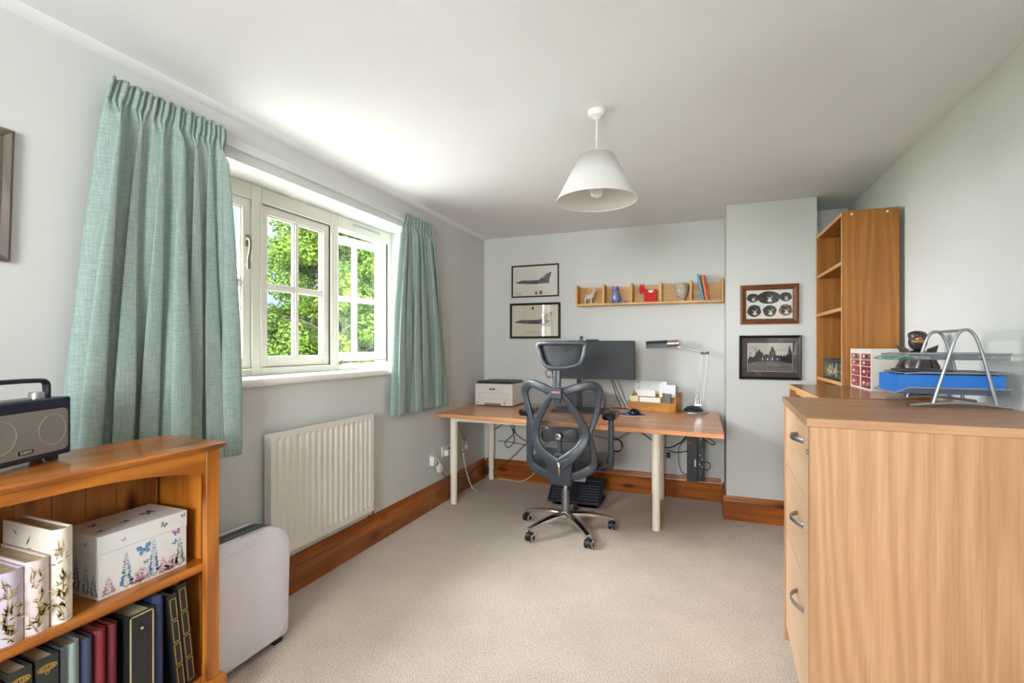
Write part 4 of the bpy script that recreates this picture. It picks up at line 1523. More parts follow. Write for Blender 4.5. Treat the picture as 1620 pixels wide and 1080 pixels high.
b = MB().tube(smooth_path([(-0.872, 2.955, 1.105), (-0.905, 2.955, 1.115), (-0.915, 2.955, 1.090), (-0.895, 2.955, 1.065), (-0.885, 2.955, 1.080)], 5), 0.003)
b.build('headrest_tab', M_black, hp)
# seat
SEATC = fabric('seat_cloth', S(20, 21, 24), S(36, 38, 42), 300)
b = MB()
sr = rr(0.50, 0.48, 0.11, 8)
m = len(sr)
v, f = [], []
scx, scy = -0.840, 3.330
for k, (t, z) in enumerate(((0.0, 0.452), (0.86, 0.452), (0.97, 0.466), (1.0, 0.490), (0.98, 0.512), (0.90, 0.524), (0.5, 0.520), (0.0, 0.515))):
    for x, y in sr:
        dz = -0.030 * max(0, (y - 0.12) / 0.12) ** 2 if y > 0.12 else 0
        v.append((scx + x * t, scy + y * t, z + dz * t))
    if k:
        f += [((k - 1) * m + i, (k - 1) * m + (i + 1) % m, k * m + (i + 1) % m, k * m + i) for i in range(m)]
b.add(v, f)
b.build('seat', SEATC, ch, merge=True)
b = MB().box(-0.97, -0.77, 3.14, 3.42, 0.405, 0.452)
b.build('tilt_mechanism', M_black, ch, bevel=0.01)
b = MB().tube(smooth_path([(-0.845, 3.035, 0.40), (-0.850, 3.09, 0.39), (-0.862, 3.20, 0.415)], 5), 0.05, 0.014, up=(0, 0, 1), power=0.7)
b.build('back_bracket', M_black, ch)
# arms
for sx, nm in ((-1, 'l'), (1, 'r')):
    xa = -0.840 + sx * 0.285
    b = MB().tube(smooth_path([(-0.840 + sx * 0.17, 3.30, 0.435), (-0.840 + sx * 0.25, 3.28, 0.440), (xa - sx * 0.005, 3.245, 0.475), (xa, 3.235, 0.56)], 5), [0.028, 0.026, 0.022, 0.020], 0.010, up=(0, 0, 1), power=0.7)
    b.tube([(xa, 3.235, 0.54), (xa, 3.235, 0.793)], 0.018, 0.012, up=(0, 1, 0), seg=12, power=0.7)
    ar = b.build('armrest', CFR, ch)
    b = MB()
    pr = rr(0.088, 0.245, 0.036, 6)
    m = len(pr)
    v, f = [], []
    for k, (t, z) in enumerate(((0.0, 0.792), (0.90, 0.792), (1.0, 0.803), (1.0, 0.820), (0.92, 0.832), (0.0, 0.836))):
        for x, y in pr:
            v.append((xa + x * t, 3.240 + y * t, z))
        if k:
            f += [((k - 1) * m + i, (k - 1) * m + (i + 1) % m, k * m + (i + 1) % m, k * m + i) for i in range(m)]
    b.add(v, f)
    b.build('arm_pad', M_blackgl, ar, merge=True)
# gas lift
MB().lathe([(0.0135, 0.285), (0.0135, 0.41)], (CHX, CHY, 0), 20).build('piston', M_chrome, ch)
b = MB().lathe([(0.026, 0.085), (0.026, 0.270), (0.024, 0.285), (0.014, 0.287)], (CHX, CHY, 0), 24)
b.build('gas_column', plain('column_grey', S(150, 150, 150), 0.3, 0.9), ch)
b = MB().lathe([(0.040, 0.078), (0.046, 0.092), (0.044, 0.115), (0.032, 0.128), (0.026, 0.130)], (CHX, CHY, 0), 28)
b.build('hub', M_chrome, ch)
CAST = ((-1.207, 3.347), (-1.045, 2.985), (-0.655, 3.018), (-0.575, 3.395), (-0.885, 3.600))
for i, (cx, cy) in enumerate(CAST):
    d = Vector((cx - CHX, cy - CHY, 0)).normalized()
    pts = [Vector((CHX, CHY, 0.112)) + d * 0.02, Vector((CHX, CHY, 0.112)) + d * 0.12, Vector((CHX, CHY, 0.100)) + d * 0.23, Vector((CHX, CHY, 0.078)) + d * 0.325]
    b = MB().tube(smooth_path(pts, 6), [0.033, 0.030, 0.024, 0.019], [0.026, 0.021, 0.015, 0.012], up=(0, 0, 1), seg=14, power=0.8)
    b.build('base_arm', M_chrome, ch)
    q = Vector((CHX, CHY, 0)) + d * 0.322
    a = 0.6 + i * 1.3
    ax = Vector((math.cos(a), math.sin(a), 0))
    if i in (0, 1, 2, 3):
        ax = Vector((0.93, -0.36 + 0.1 * i, 0)).normalized()
    R = Matrix((ax, Vector((0, 0, 1)).cross(ax), Vector((0, 0, 1)))).transposed().to_4x4()
    tr_ = Vector((0, 0, 1)).cross(ax) * 0.012
    R.translation = q + tr_
    b = MB()
    b.M = R
    b.tube([(0, -0.012, 0.045), (0, -0.012, 0.076)], 0.006)
    pts2 = [(0.030 * math.cos(math.radians(g)), 0.027 + 0.031 * math.sin(math.radians(g))) for g in range(-10, 200, 15)]
    b.prism([(y, z) for y, z in pts2] + [(-0.02, 0.027), (0.02, 0.027)], 'x', -0.009, 0.009)
    cs = b.build('caster', M_black, ch)
    for sg in (-1, 1):
        b = MB()
        b.M = R
        b.lathe([(0.018, sg * 0.010), (0.0265, sg * 0.011), (0.0268, sg * 0.024), (0.024, sg * 0.027)], (0, 0, 0.0268), 20, 'x', mi=0)
        b.lathe([(0.0180, sg * 0.0271), (0.0258, sg * 0.0272), (0.0258, sg * 0.0285), (0.018, sg * 0.0285)], (0, 0, 0.0268), 20, 'x', mi=1, cap=False)
        b.build('wheel', [M_black, plain('wheel_tread_grey', S(206, 198, 190), 0.5)], cs)

# ------------------------------------------------------------------ footrest
fr = thing('footrest', 'black tilted ribbed footrest on the carpet under the desk', 'footrest', (-0.93, 3.93, 0))
FM = Matrix.Translation((-0.935, 3.735, 0.035)) @ Matrix.Rotation(math.radians(4), 4, 'Z') @ Matrix.Rotation(math.radians(19), 4, 'X')
BF = plain('footrest_black', S(34, 38, 48), 0.5)
b = MB()
b.M = FM
b.prism([(-0.205, 0), (0.205, 0), (0.225, 0.34), (0.12, 0.355), (-0.12, 0.355), (-0.225, 0.34)], 'z', 0, 0.022)
pl = b.build('platform', BF, fr, bevel=0.006)
for k in range(8):
    for xs, xe in ((-0.185, -0.045), (0.035, 0.185)):
        if k > 6 and xs < 0:
            continue
        b = MB()
        b.M = FM
        b.box(xs, xe, 0.035 + k * 0.036, 0.042 + k * 0.036, 0.022, 0.027)
        if not (k == 6 and xs > 0):
            b.build('grip_rib', plain('rib_grey', S(70, 78, 92), 0.4), pl)
b = MB()
b.M = FM
b.box(-0.035, 0.058, 0.262, 0.345, 0.0275, 0.0290)
b.build('clear_plate', plain('plate_grey', S(206, 208, 210), 0.35, 0.0), pl, bevel=0.001)
b = MB().box(-1.12, -0.75, 3.80, 4.10, 0.0, 0.02).box(-1.10, -1.07, 4.02, 4.08, 0.02, 0.115).box(-0.80, -0.77, 4.02, 4.08, 0.02, 0.115).box(-1.10, -0.77, 3.80, 3.84, 0.0, 0.045)
b.build('base', M_black, fr)

# ------------------------------------------------------------------ monitor
mo = thing('monitor', 'wide flat black computer monitor on the desk behind the chair', 'monitor', (-0.86, 4.05, DZ))
b = MB().box(-1.185, -0.502, 4.000, 4.012, 1.000, 1.306)
b.build('screen', plain('screen_black', S(26, 30, 36), 0.55), mo, bevel=0.002)
b = MB().box(-1.187, -0.500, 4.0125, 4.045, 0.994, 1.309)
mb_ = b.build('housing', M_black, mo, bevel=0.004)
MB().box(-1.00, -0.70, 4.047, 4.085, 1.03, 1.22).build('rear_housing', M_black, mo, bevel=0.01)
MB().box(-1.187, -0.500, 3.998, 4.012, 0.992, 0.9995).build('bottom_bezel', M_dgrey, mo)
b = MB().box(-0.995, -0.960, 4.10, 4.125, DZ + 0.012, 1.15).box(-0.99, -0.965, 4.086, 4.10, 1.10, 1.15)
b.build('stand_post', M_black, mo, bevel=0.003)
b = MB().box(-1.07, -0.88, 4.07, 4.24, DZ + 0.001, DZ + 0.011)
b.build('stand_base', M_black, mo, bevel=0.003)
# webcam and sensor bar on the monitor
wc = thing('webcam', 'small round black webcam clipped to the top edge of the monitor', 'webcam', (-0.93, 4.02, 1.31))
MB().box(-0.955, -0.925, 4.005, 4.05, 1.3095, 1.318).build('clip', M_black, wc)
b = MB().lathe([(0.012, -0.012), (0.0145, -0.010), (0.0145, 0.010), (0.012, 0.012)], (-0.935, 4.02, 1.336), 20, 'y').tube([(-0.940, 4.02, 1.317), (-0.936, 4.02, 1.328)], 0.004)
b.build('camera_head', M_black, wc)
b = MB().box(-0.895, -0.790, 4.005, 4.035, 1.3095, 1.320)
tag(b.build('monitor_light_bar', M_black, bevel=0.003), 'thin black bar sitting on the top edge of the monitor right of the webcam', 'light bar')

# keyboard
kbd = thing('keyboard', 'black full size keyboard on the desk in front of the monitor', 'keyboard', (-0.9, 3.87, DZ))
b = MB().prism([(3.795, DZ + 0.001), (3.955, DZ + 0.001), (3.955, DZ + 0.030), (3.795, DZ + 0.014)], 'x', -1.135, -0.685)
kbb = b.build('case', M_black, kbd, bevel=0.003)
b = MB()
KM = Matrix.Translation((-1.125, 3.802, DZ + 0.0146)) @ Matrix.Rotation(math.atan(0.016 / 0.16), 4, 'X')
b.M = KM
for r_ in range(6):
    for c_ in range(22):
        if c_ in (15, 18 + 0) and r_ != 9:
            if c_ == 15:
                continue
        x0 = c_ * 0.0196
        b.box(x0, x0 + 0.0165, r_ * 0.0235, r_ * 0.0235 + 0.020, 0, 0.005)
kk = b.build('keys', plain('key_black', S(46, 48, 52), 0.4), kbd)
kk['kind'] = 'stuff'

# docking unit / grey speaker box behind keyboard
gb = thing('speaker', 'light grey fabric fronted box standing on the desk below the monitor', 'speaker', (-0.91, 4.2, DZ))
MB().box(-1.075, -0.780, 4.130, 4.225, DZ + 0.0115, DZ + 0.150).build('housing', plain('box_grey', S(176, 178, 182), 0.5), gb, bevel=0.004)
MB().box(-1.070, -0.810, 4.1265, 4.1295, DZ + 0.018, DZ + 0.145).build('front_cloth', fabric('speaker_cloth', S(110, 110, 114), S(146, 146, 150), 900), gb)

# mouse and mat
mm_ = MB().lathe([(0.103, DZ + 0.0008), (0.103, DZ + 0.0035)], (-0.498, 3.868, 0), 48, mi=0)
mm_.lathe([(0.097, DZ + 0.0036), (0.0, DZ + 0.0038)], (-0.498, 3.868, 0), 48, mi=1, cap=False)
for (dx, dy, w_, h_) in ((-0.045, -0.03, 0.03, 0.008), (-0.05, -0.05, 0.05, 0.006), (-0.06, 0.01, 0.02, 0.012), (0.04, -0.055, 0.03, 0.006)):
    mm_.box(-0.498 + dx, -0.498 + dx + w_, 3.868 + dy, 3.868 + dy + h_, DZ + 0.0038, DZ + 0.0042, 2)
tag(mm_.build('mouse_mat', [plain('mat_white', S(226, 226, 226), 0.6), plain('mat_blue', S(38, 56, 130), 0.6), plain('mat_print', S(206, 210, 220), 0.6)]), 'round blue mouse mat with white rim on the desk', 'mouse mat')
mo2 = thing('computer_mouse', 'black trackball mouse on the round blue mat', 'mouse', (-0.485, 3.88, DZ + 0.0045))
b = MB()
b.ball((-0.484, 3.880, DZ + 0.014), (0.046, 0.060, 0.036), 28, 14)
for i, v_ in enumerate(b.v):
    if v_[2] < DZ + 0.0048:
        b.v[i] = (v_[0], v_[1], DZ + 0.0048)
b.build('shell', M_blackgl, mo2)
MB().ball((-0.522, 3.855, DZ + 0.030), 0.016).build('track_ball', plain('ball_grey', S(112, 118, 124), 0.15, 0.4), mo2)

# ------------------------------------------------------------------ printer
pr = thing('printer', 'white laser printer with black top on the left end of the desk', 'printer', (-1.70, 4.1, DZ))
PX0, PX1, PY0, PY1, PZ1 = -1.890, -1.530, 3.965, 4.285, 0.955
PW = plain('printer_white', S(222, 216, 208), 0.45)
b = MB().box(PX0, PX1, PY0, PY1, DZ + 0.008, PZ1 - 0.022)
hb = b.build('housing', PW, pr, bevel=0.006, bseg=3)
b = MB().prism([(PX0 + 0.012, PZ1 - 0.021), (PX1 - 0.012, PZ1 - 0.021), (PX1 - 0.020, PZ1), (PX0 + 0.020, PZ1)], 'y', PY0 + 0.012, PY1 - 0.012)
tp = b.build('top_cover', plain('printer_dark', S(52, 56, 62), 0.35), pr, bevel=0.003)
MB().box(PX0 + 0.08, PX1 - 0.075, PY0 + 0.03, PY1 - 0.04, PZ1 + 0.0002, PZ1 + 0.002).build('output_tray', M_black, tp)
MB().box(PX1 - 0.068, PX1 - 0.022, PY0 + 0.018, PY0 + 0.06, PZ1 + 0.0002, PZ1 + 0.004).build('control_panel', M_blackgl, tp)
sg_ = plain('seam_grey', S(150, 145, 138), 0.6)
b = MB()
b.box(PX0 + 0.045, PX1 - 0.055, PY0 - 0.0008, PY0, 0.852, 0.8535).box(PX0 + 0.045, PX0 + 0.0465, PY0 - 0.0008, PY0, 0.805, 0.852).box(PX1 - 0.0565, PX1 - 0.055, PY0 - 0.0008, PY0, 0.805, 0.852)
b.box(PX0 + 0.004, PX1 - 0.004, PY0 - 0.0008, PY0, 0.8035, 0.805)
b.build('panel_seam', sg_, pr)
MB().box(PX0 + 0.095, PX1 - 0.110, PY0 - 0.001, PY0, 0.744, 0.764).build('tray_grip', plain('grip_grey', S(128, 122, 114), 0.6), pr)
b = MB().box(PX1 - 0.078, PX1 - 0.073, PY0 - 0.001, PY0, 0.750, 0.785)
b.build('level_slot', M_black, pr)
b = MB().lathe([(0.008, 0), (0.008, -0.0015), (0.005, -0.002)], (PX0 + 0.030, PY0, 0.768), 16, 'y')
b.build('power_button', plain('button_grey', S(150, 148, 144), 0.4), pr)
b = MB()
b.M = Matrix.Translation(((PX0 + PX1) / 2 - 0.012, PY0, 0.886))
b.prism(rr(0.056, 0.014, 0.006), 'y', -0.0016, 0.0)
bd = b.build('badge', M_black, pr)
text('lettering', 'xerox', 0.014, plane_M(((PX0 + PX1) / 2 - 0.012, PY0 - 0.0022, 0.8865), (1, 0, 0), (0, 0, 1)), M_white, bd, 0.0002, 1.0)
for fx_ in (PX0 + 0.02, PX1 - 0.05):
    for fy_ in (PY0 + 0.02, PY1 - 0.05):
        MB().box(fx_, fx_ + 0.03, fy_, fy_ + 0.03, DZ + 0.0008, DZ + 0.008).build('foot', M_black, pr)

# ------------------------------------------------------------------ desk organiser
OM = Matrix.Translation((-0.575, 4.170, DZ + 0.001)) @ Matrix.Rotation(math.radians(-14), 4, 'Z')
og = thing('desk_organiser', 'honey coloured wooden letter rack full of envelopes on the desk', 'letter rack', (-0.40, 4.17, DZ))


def obx(x0, x1, y0, y1, z0, z1):
    b = MB()
    b.M = OM
    b.box(x0, x1, y0, y1, z0, z1)
    return b


BWX, BWZ = wood('box_wood', 'x'), wood('box_wood', 'z')
OW = 0.395
obx(0, OW, 0, 0.008, 0, 0.072).build('front_panel', BWX, og, bevel=0.001)
obx(0, OW, 0.0085, 0.150, 0, 0.006).build('base', BWX, og)
obx(0.0085, OW - 0.0085, 0.048, 0.053, 0.0065, 0.115).build('divider', BWX, og)
obx(0.0085, OW - 0.0085, 0.098, 0.103, 0.0065, 0.135).build('divider', BWX, og)
obx(0.0085, OW - 0.0085, 0.142, 0.150, 0.0065, 0.150).build('back_panel', BWX, og)
for x0 in (0, OW - 0.008):
    b = MB()
    b.M = OM
    b.prism([(0.0085, 0.0065), (0.150, 0.0065), (0.150, 0.155), (0.135, 0.150), (0.118, 0.128), (0.070, 0.118), (0.040, 0.085), (0.0085, 0.080)], 'x', x0, x0 + 0.008)
    b.build('side_panel', BWZ, og, bevel=0.001)


def envelope(label, x0, x1, y, z1, mat, th=0.004, tilt=0.0, name='envelope', cat='envelope'):
    b = MB()
    b.M = OM @ Matrix.Translation((0, y, 0.008)) @ Matrix.Rotation(tilt, 4, 'X')
    b.box(x0, x1, 0, th, 0, z1 - 0.008)
    b.box(x0 + 0.002, x1 - 0.002, -0.0006, 0.0, 0.004, z1 - 0.014)
    return tag(b.build(name, mat), label, cat, 'letters in the wooden rack')


envelope('cream note card at the front left of the letter rack', 0.012, 0.085, 0.014, 0.118, plain('card_cream', S(236, 222, 178), 0.8))
envelope('long white envelope across the front of the letter rack', 0.092, 0.268, 0.020, 0.110, M_paper)
envelope('grey notebook standing at the front right of the letter rack', 0.302, 0.352, 0.014, 0.148, plain('note_grey', S(106, 108, 112), 0.6), th=0.012, name='notebook', cat='notebook')
envelope('slim black and gold notebook beside the grey one in the letter rack', 0.284, 0.300, 0.014, 0.150, plain('note_gold', S(120, 96, 52), 0.5, 0.2), th=0.012, name='notebook', cat='notebook')
envelope('white envelope in the middle of the letter rack behind the long one', 0.058, 0.212, 0.062, 0.168, plain('envelope_white', S(240, 240, 240), 0.8))
envelope('bright white letter at the right of the letter rack, tallest on that side', 0.240, 0.372, 0.075, 0.215, plain('letter_white', S(236, 238, 242), 0.8))
envelope('large white envelope at the back of the letter rack, the tallest sheet', 0.060, 0.290, 0.112, 0.236, M_paper, th=0.006)
envelope('white sheet at the back left of the letter rack behind the cream card', 0.018, 0.056, 0.112, 0.222, plain('sheet_white', S(230, 232, 236), 0.8))

# ------------------------------------------------------------------ desk lamp
la = thing('desk_lamp', 'black and silver jointed desk lamp at the right end of the desk', 'desk lamp', (-0.05, 4.19, DZ))
LY = 4.185
b = MB().lathe([(0.098, DZ + 0.001), (0.100, DZ + 0.004), (0.098, DZ + 0.010), (0.070, DZ + 0.014)], (-0.050, 4.165, 0), 40)
b.build('base_plate', M_silver, la)
b = MB().lathe([(0.074, DZ + 0.0145), (0.070, DZ + 0.028), (0.050, DZ + 0.044), (0.022, DZ + 0.054), (0.0, DZ + 0.056)], (-0.062, 4.175, 0), 32)
b.build('base_dome', M_black, la)
b = MB()
for dx in (-0.020, 0.018):
    b.tube([(-0.028 + dx, LY, DZ + 0.055), (-0.022 + dx, LY, 0.985)], 0.0032, seg=8)
b.box(-0.055, 0.002, LY - 0.006, LY + 0.006, 0.896, 0.902)
b.tube([(-0.027, LY, 0.80), (-0.026, LY, 0.86)], 0.006)
b.box(-0.052, -0.002, LY - 0.010, LY + 0.010, DZ + 0.055, DZ + 0.066)
b.build('lower_bracket', M_chrome, la)
b = MB()
for x0, x1 in ((-0.040, 0.005), (0.006, 0.042)):
    b.tube([(x0 + 0.0, LY, 0.80), (x1, LY, 1.205)], 0.0026, seg=8)
b.build('upright_rod', M_satin, la)
b = MB().box(-0.008, 0.056, LY - 0.010, LY + 0.010, 1.200, 1.216).lathe([(0.012, -0.014), (0.012, 0.014)], (0.044, LY, 1.212), 14, 'y').lathe([(0.012, -0.014), (0.012, 0.014)], (0.006, LY, 1.210), 14, 'y')
b.build('elbow_joint', M_dgrey, la)
b = MB()
b.tube([(0.020, LY - 0.006, 1.213), (-0.190, LY - 0.006, 1.270)], 0.0045, seg=8).tube([(0.010, LY + 0.006, 1.204), (-0.190, LY + 0.006, 1.258)], 0.003, seg=8)
b.build('upper_arm', M_silver, la)
HM = Matrix.Translation((-0.205, LY, 1.288)) @ Matrix.Rotation(math.radians(-3), 4, 'Y')
b = MB()
b.M = HM
b.lathe([(0.026, 0.0), (0.028, 0.008), (0.028, 0.030), (0.018, 0.036)], (0, 0, 0), 24, 'x')
b.lathe([(0.027, -0.055), (0.027, 0.0)], (0, 0, 0), 24, 'x')
b.tube([(0.02, 0, -0.02), (0.03, 0, -0.035)], 0.006)
b.build('end_cap', plain('cap_nickel', S(186, 176, 170), 0.28, 0.9), la)
b = MB()
b.M = HM
pts = [(0.031 * math.cos(math.radians(a)), 0.030 * math.sin(math.radians(a))) for a in range(0, 181, 12)]
prof = [(y, z) for y, z in pts] + [(-0.033, -0.030), (-0.029, -0.030)] + [(y * 0.9, z * 0.9) for y, z in pts[::-1]] + [(0.029, -0.030), (0.033, -0.030)][::1]
b.prism(prof, 'x', -0.222, -0.0555, cap=True)
b.build('lamp_shade', plain('shade_black', S(44, 50, 52), 0.4), la, angle=30)
b = MB()
b.M = HM
b.lathe([(0.010, -0.20), (0.010, -0.06)], (0, 0, -0.004), 12, 'x')
b.build('bulb_tube', M_white, la)

# ------------------------------------------------------------------ computer hung under the desk
pc = thing('computer', 'black desktop computer mounted upright under the right end of the desk', 'computer', (-0.05, 4.2, 0.21))
b = MB().box(-0.107, -0.030, 4.06, 4.30, 0.212, 0.698)
b.build('case', plain('pc_black', S(48, 50, 54), 0.45), pc, bevel=0.003)
b = MB().box(-0.029, 0.020, 4.07, 4.30, 0.215, 0.698)
io = b.build('rear_panel', M_black, pc, bevel=0.002)
b = MB()
for z0, z1, x0, x1 in ((0.60, 0.675, -0.022, -0.008), (0.50, 0.57, -0.020, -0.002), (0.40, 0.47, -0.004, 0.010), (0.33, 0.38, -0.024, -0.010), (0.26, 0.31, -0.02, 0.004)):
    b.box(x0, x1, 4.0655, 4.0698, z0, z1)
b.build('port_block', M_dgrey, io)
b = MB()
for x, z in ((-0.015, 0.565), (-0.006, 0.548), (-0.012, 0.42), (0.004, 0.39), (-0.014, 0.35), (0.002, 0.33), (-0.006, 0.60), (0.004, 0.64)):
    b.box(x - 0.005, x + 0.006, 4.060, 4.0654, z - 0.004, z + 0.004)
b.build('socket', M_satin, io)
b = MB().box(-0.099, -0.070, 4.0585, 4.0598, 0.505, 0.515)
lb = b.build('red_tag', plain('tag_red', S(206, 44, 60), 0.5), pc)
b = MB().box(-0.052, -0.042, 4.0585, 4.0598, 0.33, 0.385)
b.build('white_label', M_paper, pc)
b = MB().box(-0.060, -0.045, 4.0575, 4.0598, 0.60, 0.69).box(-0.062, -0.050, 4.0575, 4.0598, 0.56, 0.585)
b.build('vent_grille', M_black, pc)
b = MB().box(-0.11, 0.02, 4.302, 4.315, 0.40, 0.70)
b.build('mounting_bracket', M_black, pc)

# ------------------------------------------------------------------ sockets on the left wall
M_plug = plain('plug_white', S(236, 234, 230), 0.4)


def wsocket(label, y0, y1, z0, z1):
    root = thing('wall_socket', label, 'socket', (LX, (y0 + y1) / 2, z0))
    MB().box(LX, LX + 0.008, y0, y1, z0, z1).build('face_plate', M_plug, root, bevel=0.002)
    b = MB()
    n = 2 if (y1 - y0) > 0.1 else 1
    for k in range(n):
        yc = y0 + (y1 - y0) * (k + 0.5) / n
        b.box(LX + 0.008, LX + 0.011, yc - 0.005, yc + 0.005, z1 - 0.025, z1 - 0.012)
    b.build('switch', M_white, root)
    return root


wsocket('white wall socket with a plug-in adapter, nearest the radiator', 3.31, 3.39, 0.345, 0.430)
wsocket('white double wall socket partly behind the front left desk leg', 3.50, 3.64, 0.365, 0.450)
wsocket('white single wall socket behind the left desk legs near the far corner', 3.87, 3.95, 0.345, 0.430)
b = MB().box(LX + 0.0085, LX + 0.045, 3.295, 3.345, 0.340, 0.415)
ad_ = tag(b.build('power_adapter', M_plug, bevel=0.005), 'white square plug-in adapter in the socket nearest the radiator', 'adapter')
ap = thing('charger_plug', 'small white charger hanging below the socket nearest the radiator', 'charger', (LX + 0.04, 3.42, 0.27))
b = MB()
b.M = Matrix.Translation((LX + 0.030, 3.425, 0.275)) @ Matrix.Rotation(math.radians(25), 4, 'X')
b.box(-0.014, 0.016, -0.025, 0.025, 0, 0.058)
b.build('body', M_plug, ap, bevel=0.004)
b = MB().tube(smooth_path([(LX + 0.035, 3.37, 0.385), (LX + 0.040, 3.385, 0.36), (LX + 0.034, 3.405, 0.330)], 5), 0.004)
b.build('lead', M_plug, ap)
b = MB().box(LX + 0.0085, LX + 0.042, 3.530, 3.585, 0.368, 0.418)
tag(b.build('plug', M_plug, bevel=0.005), 'white three pin plug in the double socket beside the desk leg', 'plug')
b = MB().box(LX + 0.0085, LX + 0.045, 3.592, 3.632, 0.360, 0.425)
tag(b.build('plug', M_black, bevel=0.005), 'black plug in the double socket beside the desk leg', 'plug')
b = MB().box(LX + 0.0085, LX + 0.035, 3.885, 3.920, 0.352, 0.395)
tag(b.build('plug', M_plug, bevel=0.005), 'white plug in the single socket near the far corner', 'plug')

# ------------------------------------------------------------------ cables under the desk
M_redc = plain('red_cable', S(134, 52, 58), 0.5)
M_whc = plain('white_cable', S(220, 208, 192), 0.5)


def cable(label, pts, mat=None, r=0.0035, name='cable'):
    b = MB().tube(smooth_path(pts, 8), r, seg=8)
    return tag(b.build(name, mat or M_cable), label, 'cable')


YW = 4.30
cable('white cable looping along the skirting between the left desk legs', [(-1.80, 3.56, 0.40), (-1.83, 3.66, 0.25), (-1.82, 3.75, 0.08), (-1.80, 3.86, 0.008), (-1.84, 4.02, 0.006), (-1.89, 4.20, 0.008), (-1.90, 4.29, 0.03)], M_whc, 0.004)
cable('white cable curving up from the carpet towards the chair back', [(-1.80, 4.292, 0.012), (-1.66, 4.29, 0.006), (-1.55, 4.29, 0.012), (-1.44, 4.30, 0.10), (-1.41, 4.30, 0.25), (-1.40, 4.30, 0.42), (-1.36, 4.30, 0.56), (-1.33, 4.30, 0.68)], M_whc, 0.004)
cable('dark red cable sagging from the desk behind the chair on the left', [(-1.75, YW, 0.69), (-1.72, YW, 0.58), (-1.62, YW, 0.44), (-1.50, YW, 0.37), (-1.40, YW, 0.34), (-1.30, YW, 0.40), (-1.22, YW, 0.55)], M_redc)
cable('black cable running diagonally down to the left rear desk leg', [(-1.46, YW + 0.012, 0.69), (-1.62, YW + 0.012, 0.60), (-1.80, YW + 0.012, 0.50), (-1.885, YW - 0.02, 0.44)])
cable('black cable dropping in an S behind the printer end of the desk', [(-1.64, YW - 0.012, 0.69), (-1.66, YW - 0.012, 0.58), (-1.64, YW - 0.012, 0.46), (-1.73, YW - 0.012, 0.36), (-1.70, YW - 0.012, 0.31), (-1.64, YW - 0.012, 0.38), (-1.66, YW - 0.012, 0.50)], None, 0.003)
cable('black cable crossing down to the right behind the chair arm', [(-1.64, YW + 0.022, 0.69), (-1.52, YW + 0.022, 0.60), (-1.40, YW + 0.022, 0.50)], None, 0.004)
cable('long thin black cable slanting from the corner floor up behind the chair', [(-1.90, 4.27, 0.06), (-1.78, 4.27, 0.12), (-1.62, 4.27, 0.26), (-1.45, 4.27, 0.44), (-1.34, 4.27, 0.60), (-1.28, 4.27, 0.69)], None, 0.003)
cable('thin black cable lying level behind the left rear leg', [(-1.80, YW - 0.02, 0.37), (-1.66, YW - 0.02, 0.365), (-1.52, YW - 0.02, 0.35), (-1.41, YW - 0.02, 0.345)], None, 0.003)
cable('coiled black cable tied in a loop left of the chair', [(-1.33 + 0.035 * math.cos(a), 4.26 + 0.004 * a, 0.45 + 0.055 * math.sin(a)) for a in [k * 0.6 for k in range(22)]], None, 0.004)
cable('grey wire hanging from the desk to the single socket', [(-1.90, 3.70, 0.70), (-1.93, 3.74, 0.60), (-1.945, 3.82, 0.50), (-1.944, 3.885, 0.42)], plain('grey_wire', S(90, 92, 96), 0.5), 0.0025)
cable('black cable draped along the skirting below the sockets', [(LX + 0.035, 3.45, 0.255), (LX + 0.034, 3.52, 0.205), (LX + 0.040, 3.60, 0.195), (LX + 0.034, 3.72, 0.14), (LX + 0.034, 3.92, 0.12), (LX + 0.034, 4.10, 0.15), (LX + 0.045, 4.27, 0.14)], None, 0.003)
cable('thick black cable sagging from the desk to the computer', [(-0.64, YW, 0.69), (-0.56, YW, 0.60), (-0.44, YW, 0.50), (-0.34, YW, 0.44), (-0.26, YW - 0.03, 0.42), (-0.17, YW - 0.06, 0.47), (-0.112, 4.22, 0.54)], None, 0.005)
cable('red and black cable crossing upward under the middle of the desk', [(-1.00, YW - 0.015, 0.50), (-0.85, YW - 0.015, 0.47), (-0.70, YW - 0.015, 0.46), (-0.55, YW - 0.015, 0.54), (-0.40, YW - 0.015, 0.64), (-0.33, YW - 0.015, 0.69)], M_redc)
cable('coil of black cable hanging on the wall right of the chair', [(-0.69 + 0.052 * math.cos(a), 4.27 + 0.0035 * a, 0.405 + 0.055 * math.sin(a)) for a in [k * 0.6 for k in range(20)]], None, 0.004)
b = MB().ball((-0.695, 4.262, 0.465), (0.018, 0.010, 0.014))
tag(b.build('cable_tie', M_redc), 'red hook and loop tie holding the cable coil right of the chair', 'cable tie')
cable('black cable entering the computer from the lower left', [(-0.27, YW - 0.01, 0.40), (-0.20, YW - 0.03, 0.385), (-0.112, 4.24, 0.41)], None, 0.004)
cable('thin black cable drooping down the left side of the computer', [(-0.112, 4.20, 0.52), (-0.17, 4.22, 0.44), (-0.175, 4.22, 0.32), (-0.15, 4.22, 0.24), (-0.112, 4.20, 0.225)], None, 0.003)
cable('black cable dropping from the desk to the top of the computer', [(-0.25, 4.25, 0.69), (-0.245, 4.24, 0.62), (-0.19, 4.23, 0.575), (-0.112, 4.22, 0.565)], None, 0.003)
cable('black lead curling out of the computer ports', [(0.002, 4.056, 0.565), (0.045, 4.04, 0.56), (0.085, 4.05, 0.535), (0.095, 4.07, 0.515), (0.070, 4.09, 0.505), (0.035, 4.08, 0.53), (0.010, 4.056, 0.548)], None, 0.004)
cable('thin black loop low on the right of the computer', [(0.022, 4.12, 0.36), (0.055, 4.11, 0.355), (0.062, 4.11, 0.325), (0.045, 4.11, 0.300), (0.022, 4.12, 0.300)], None, 0.003)
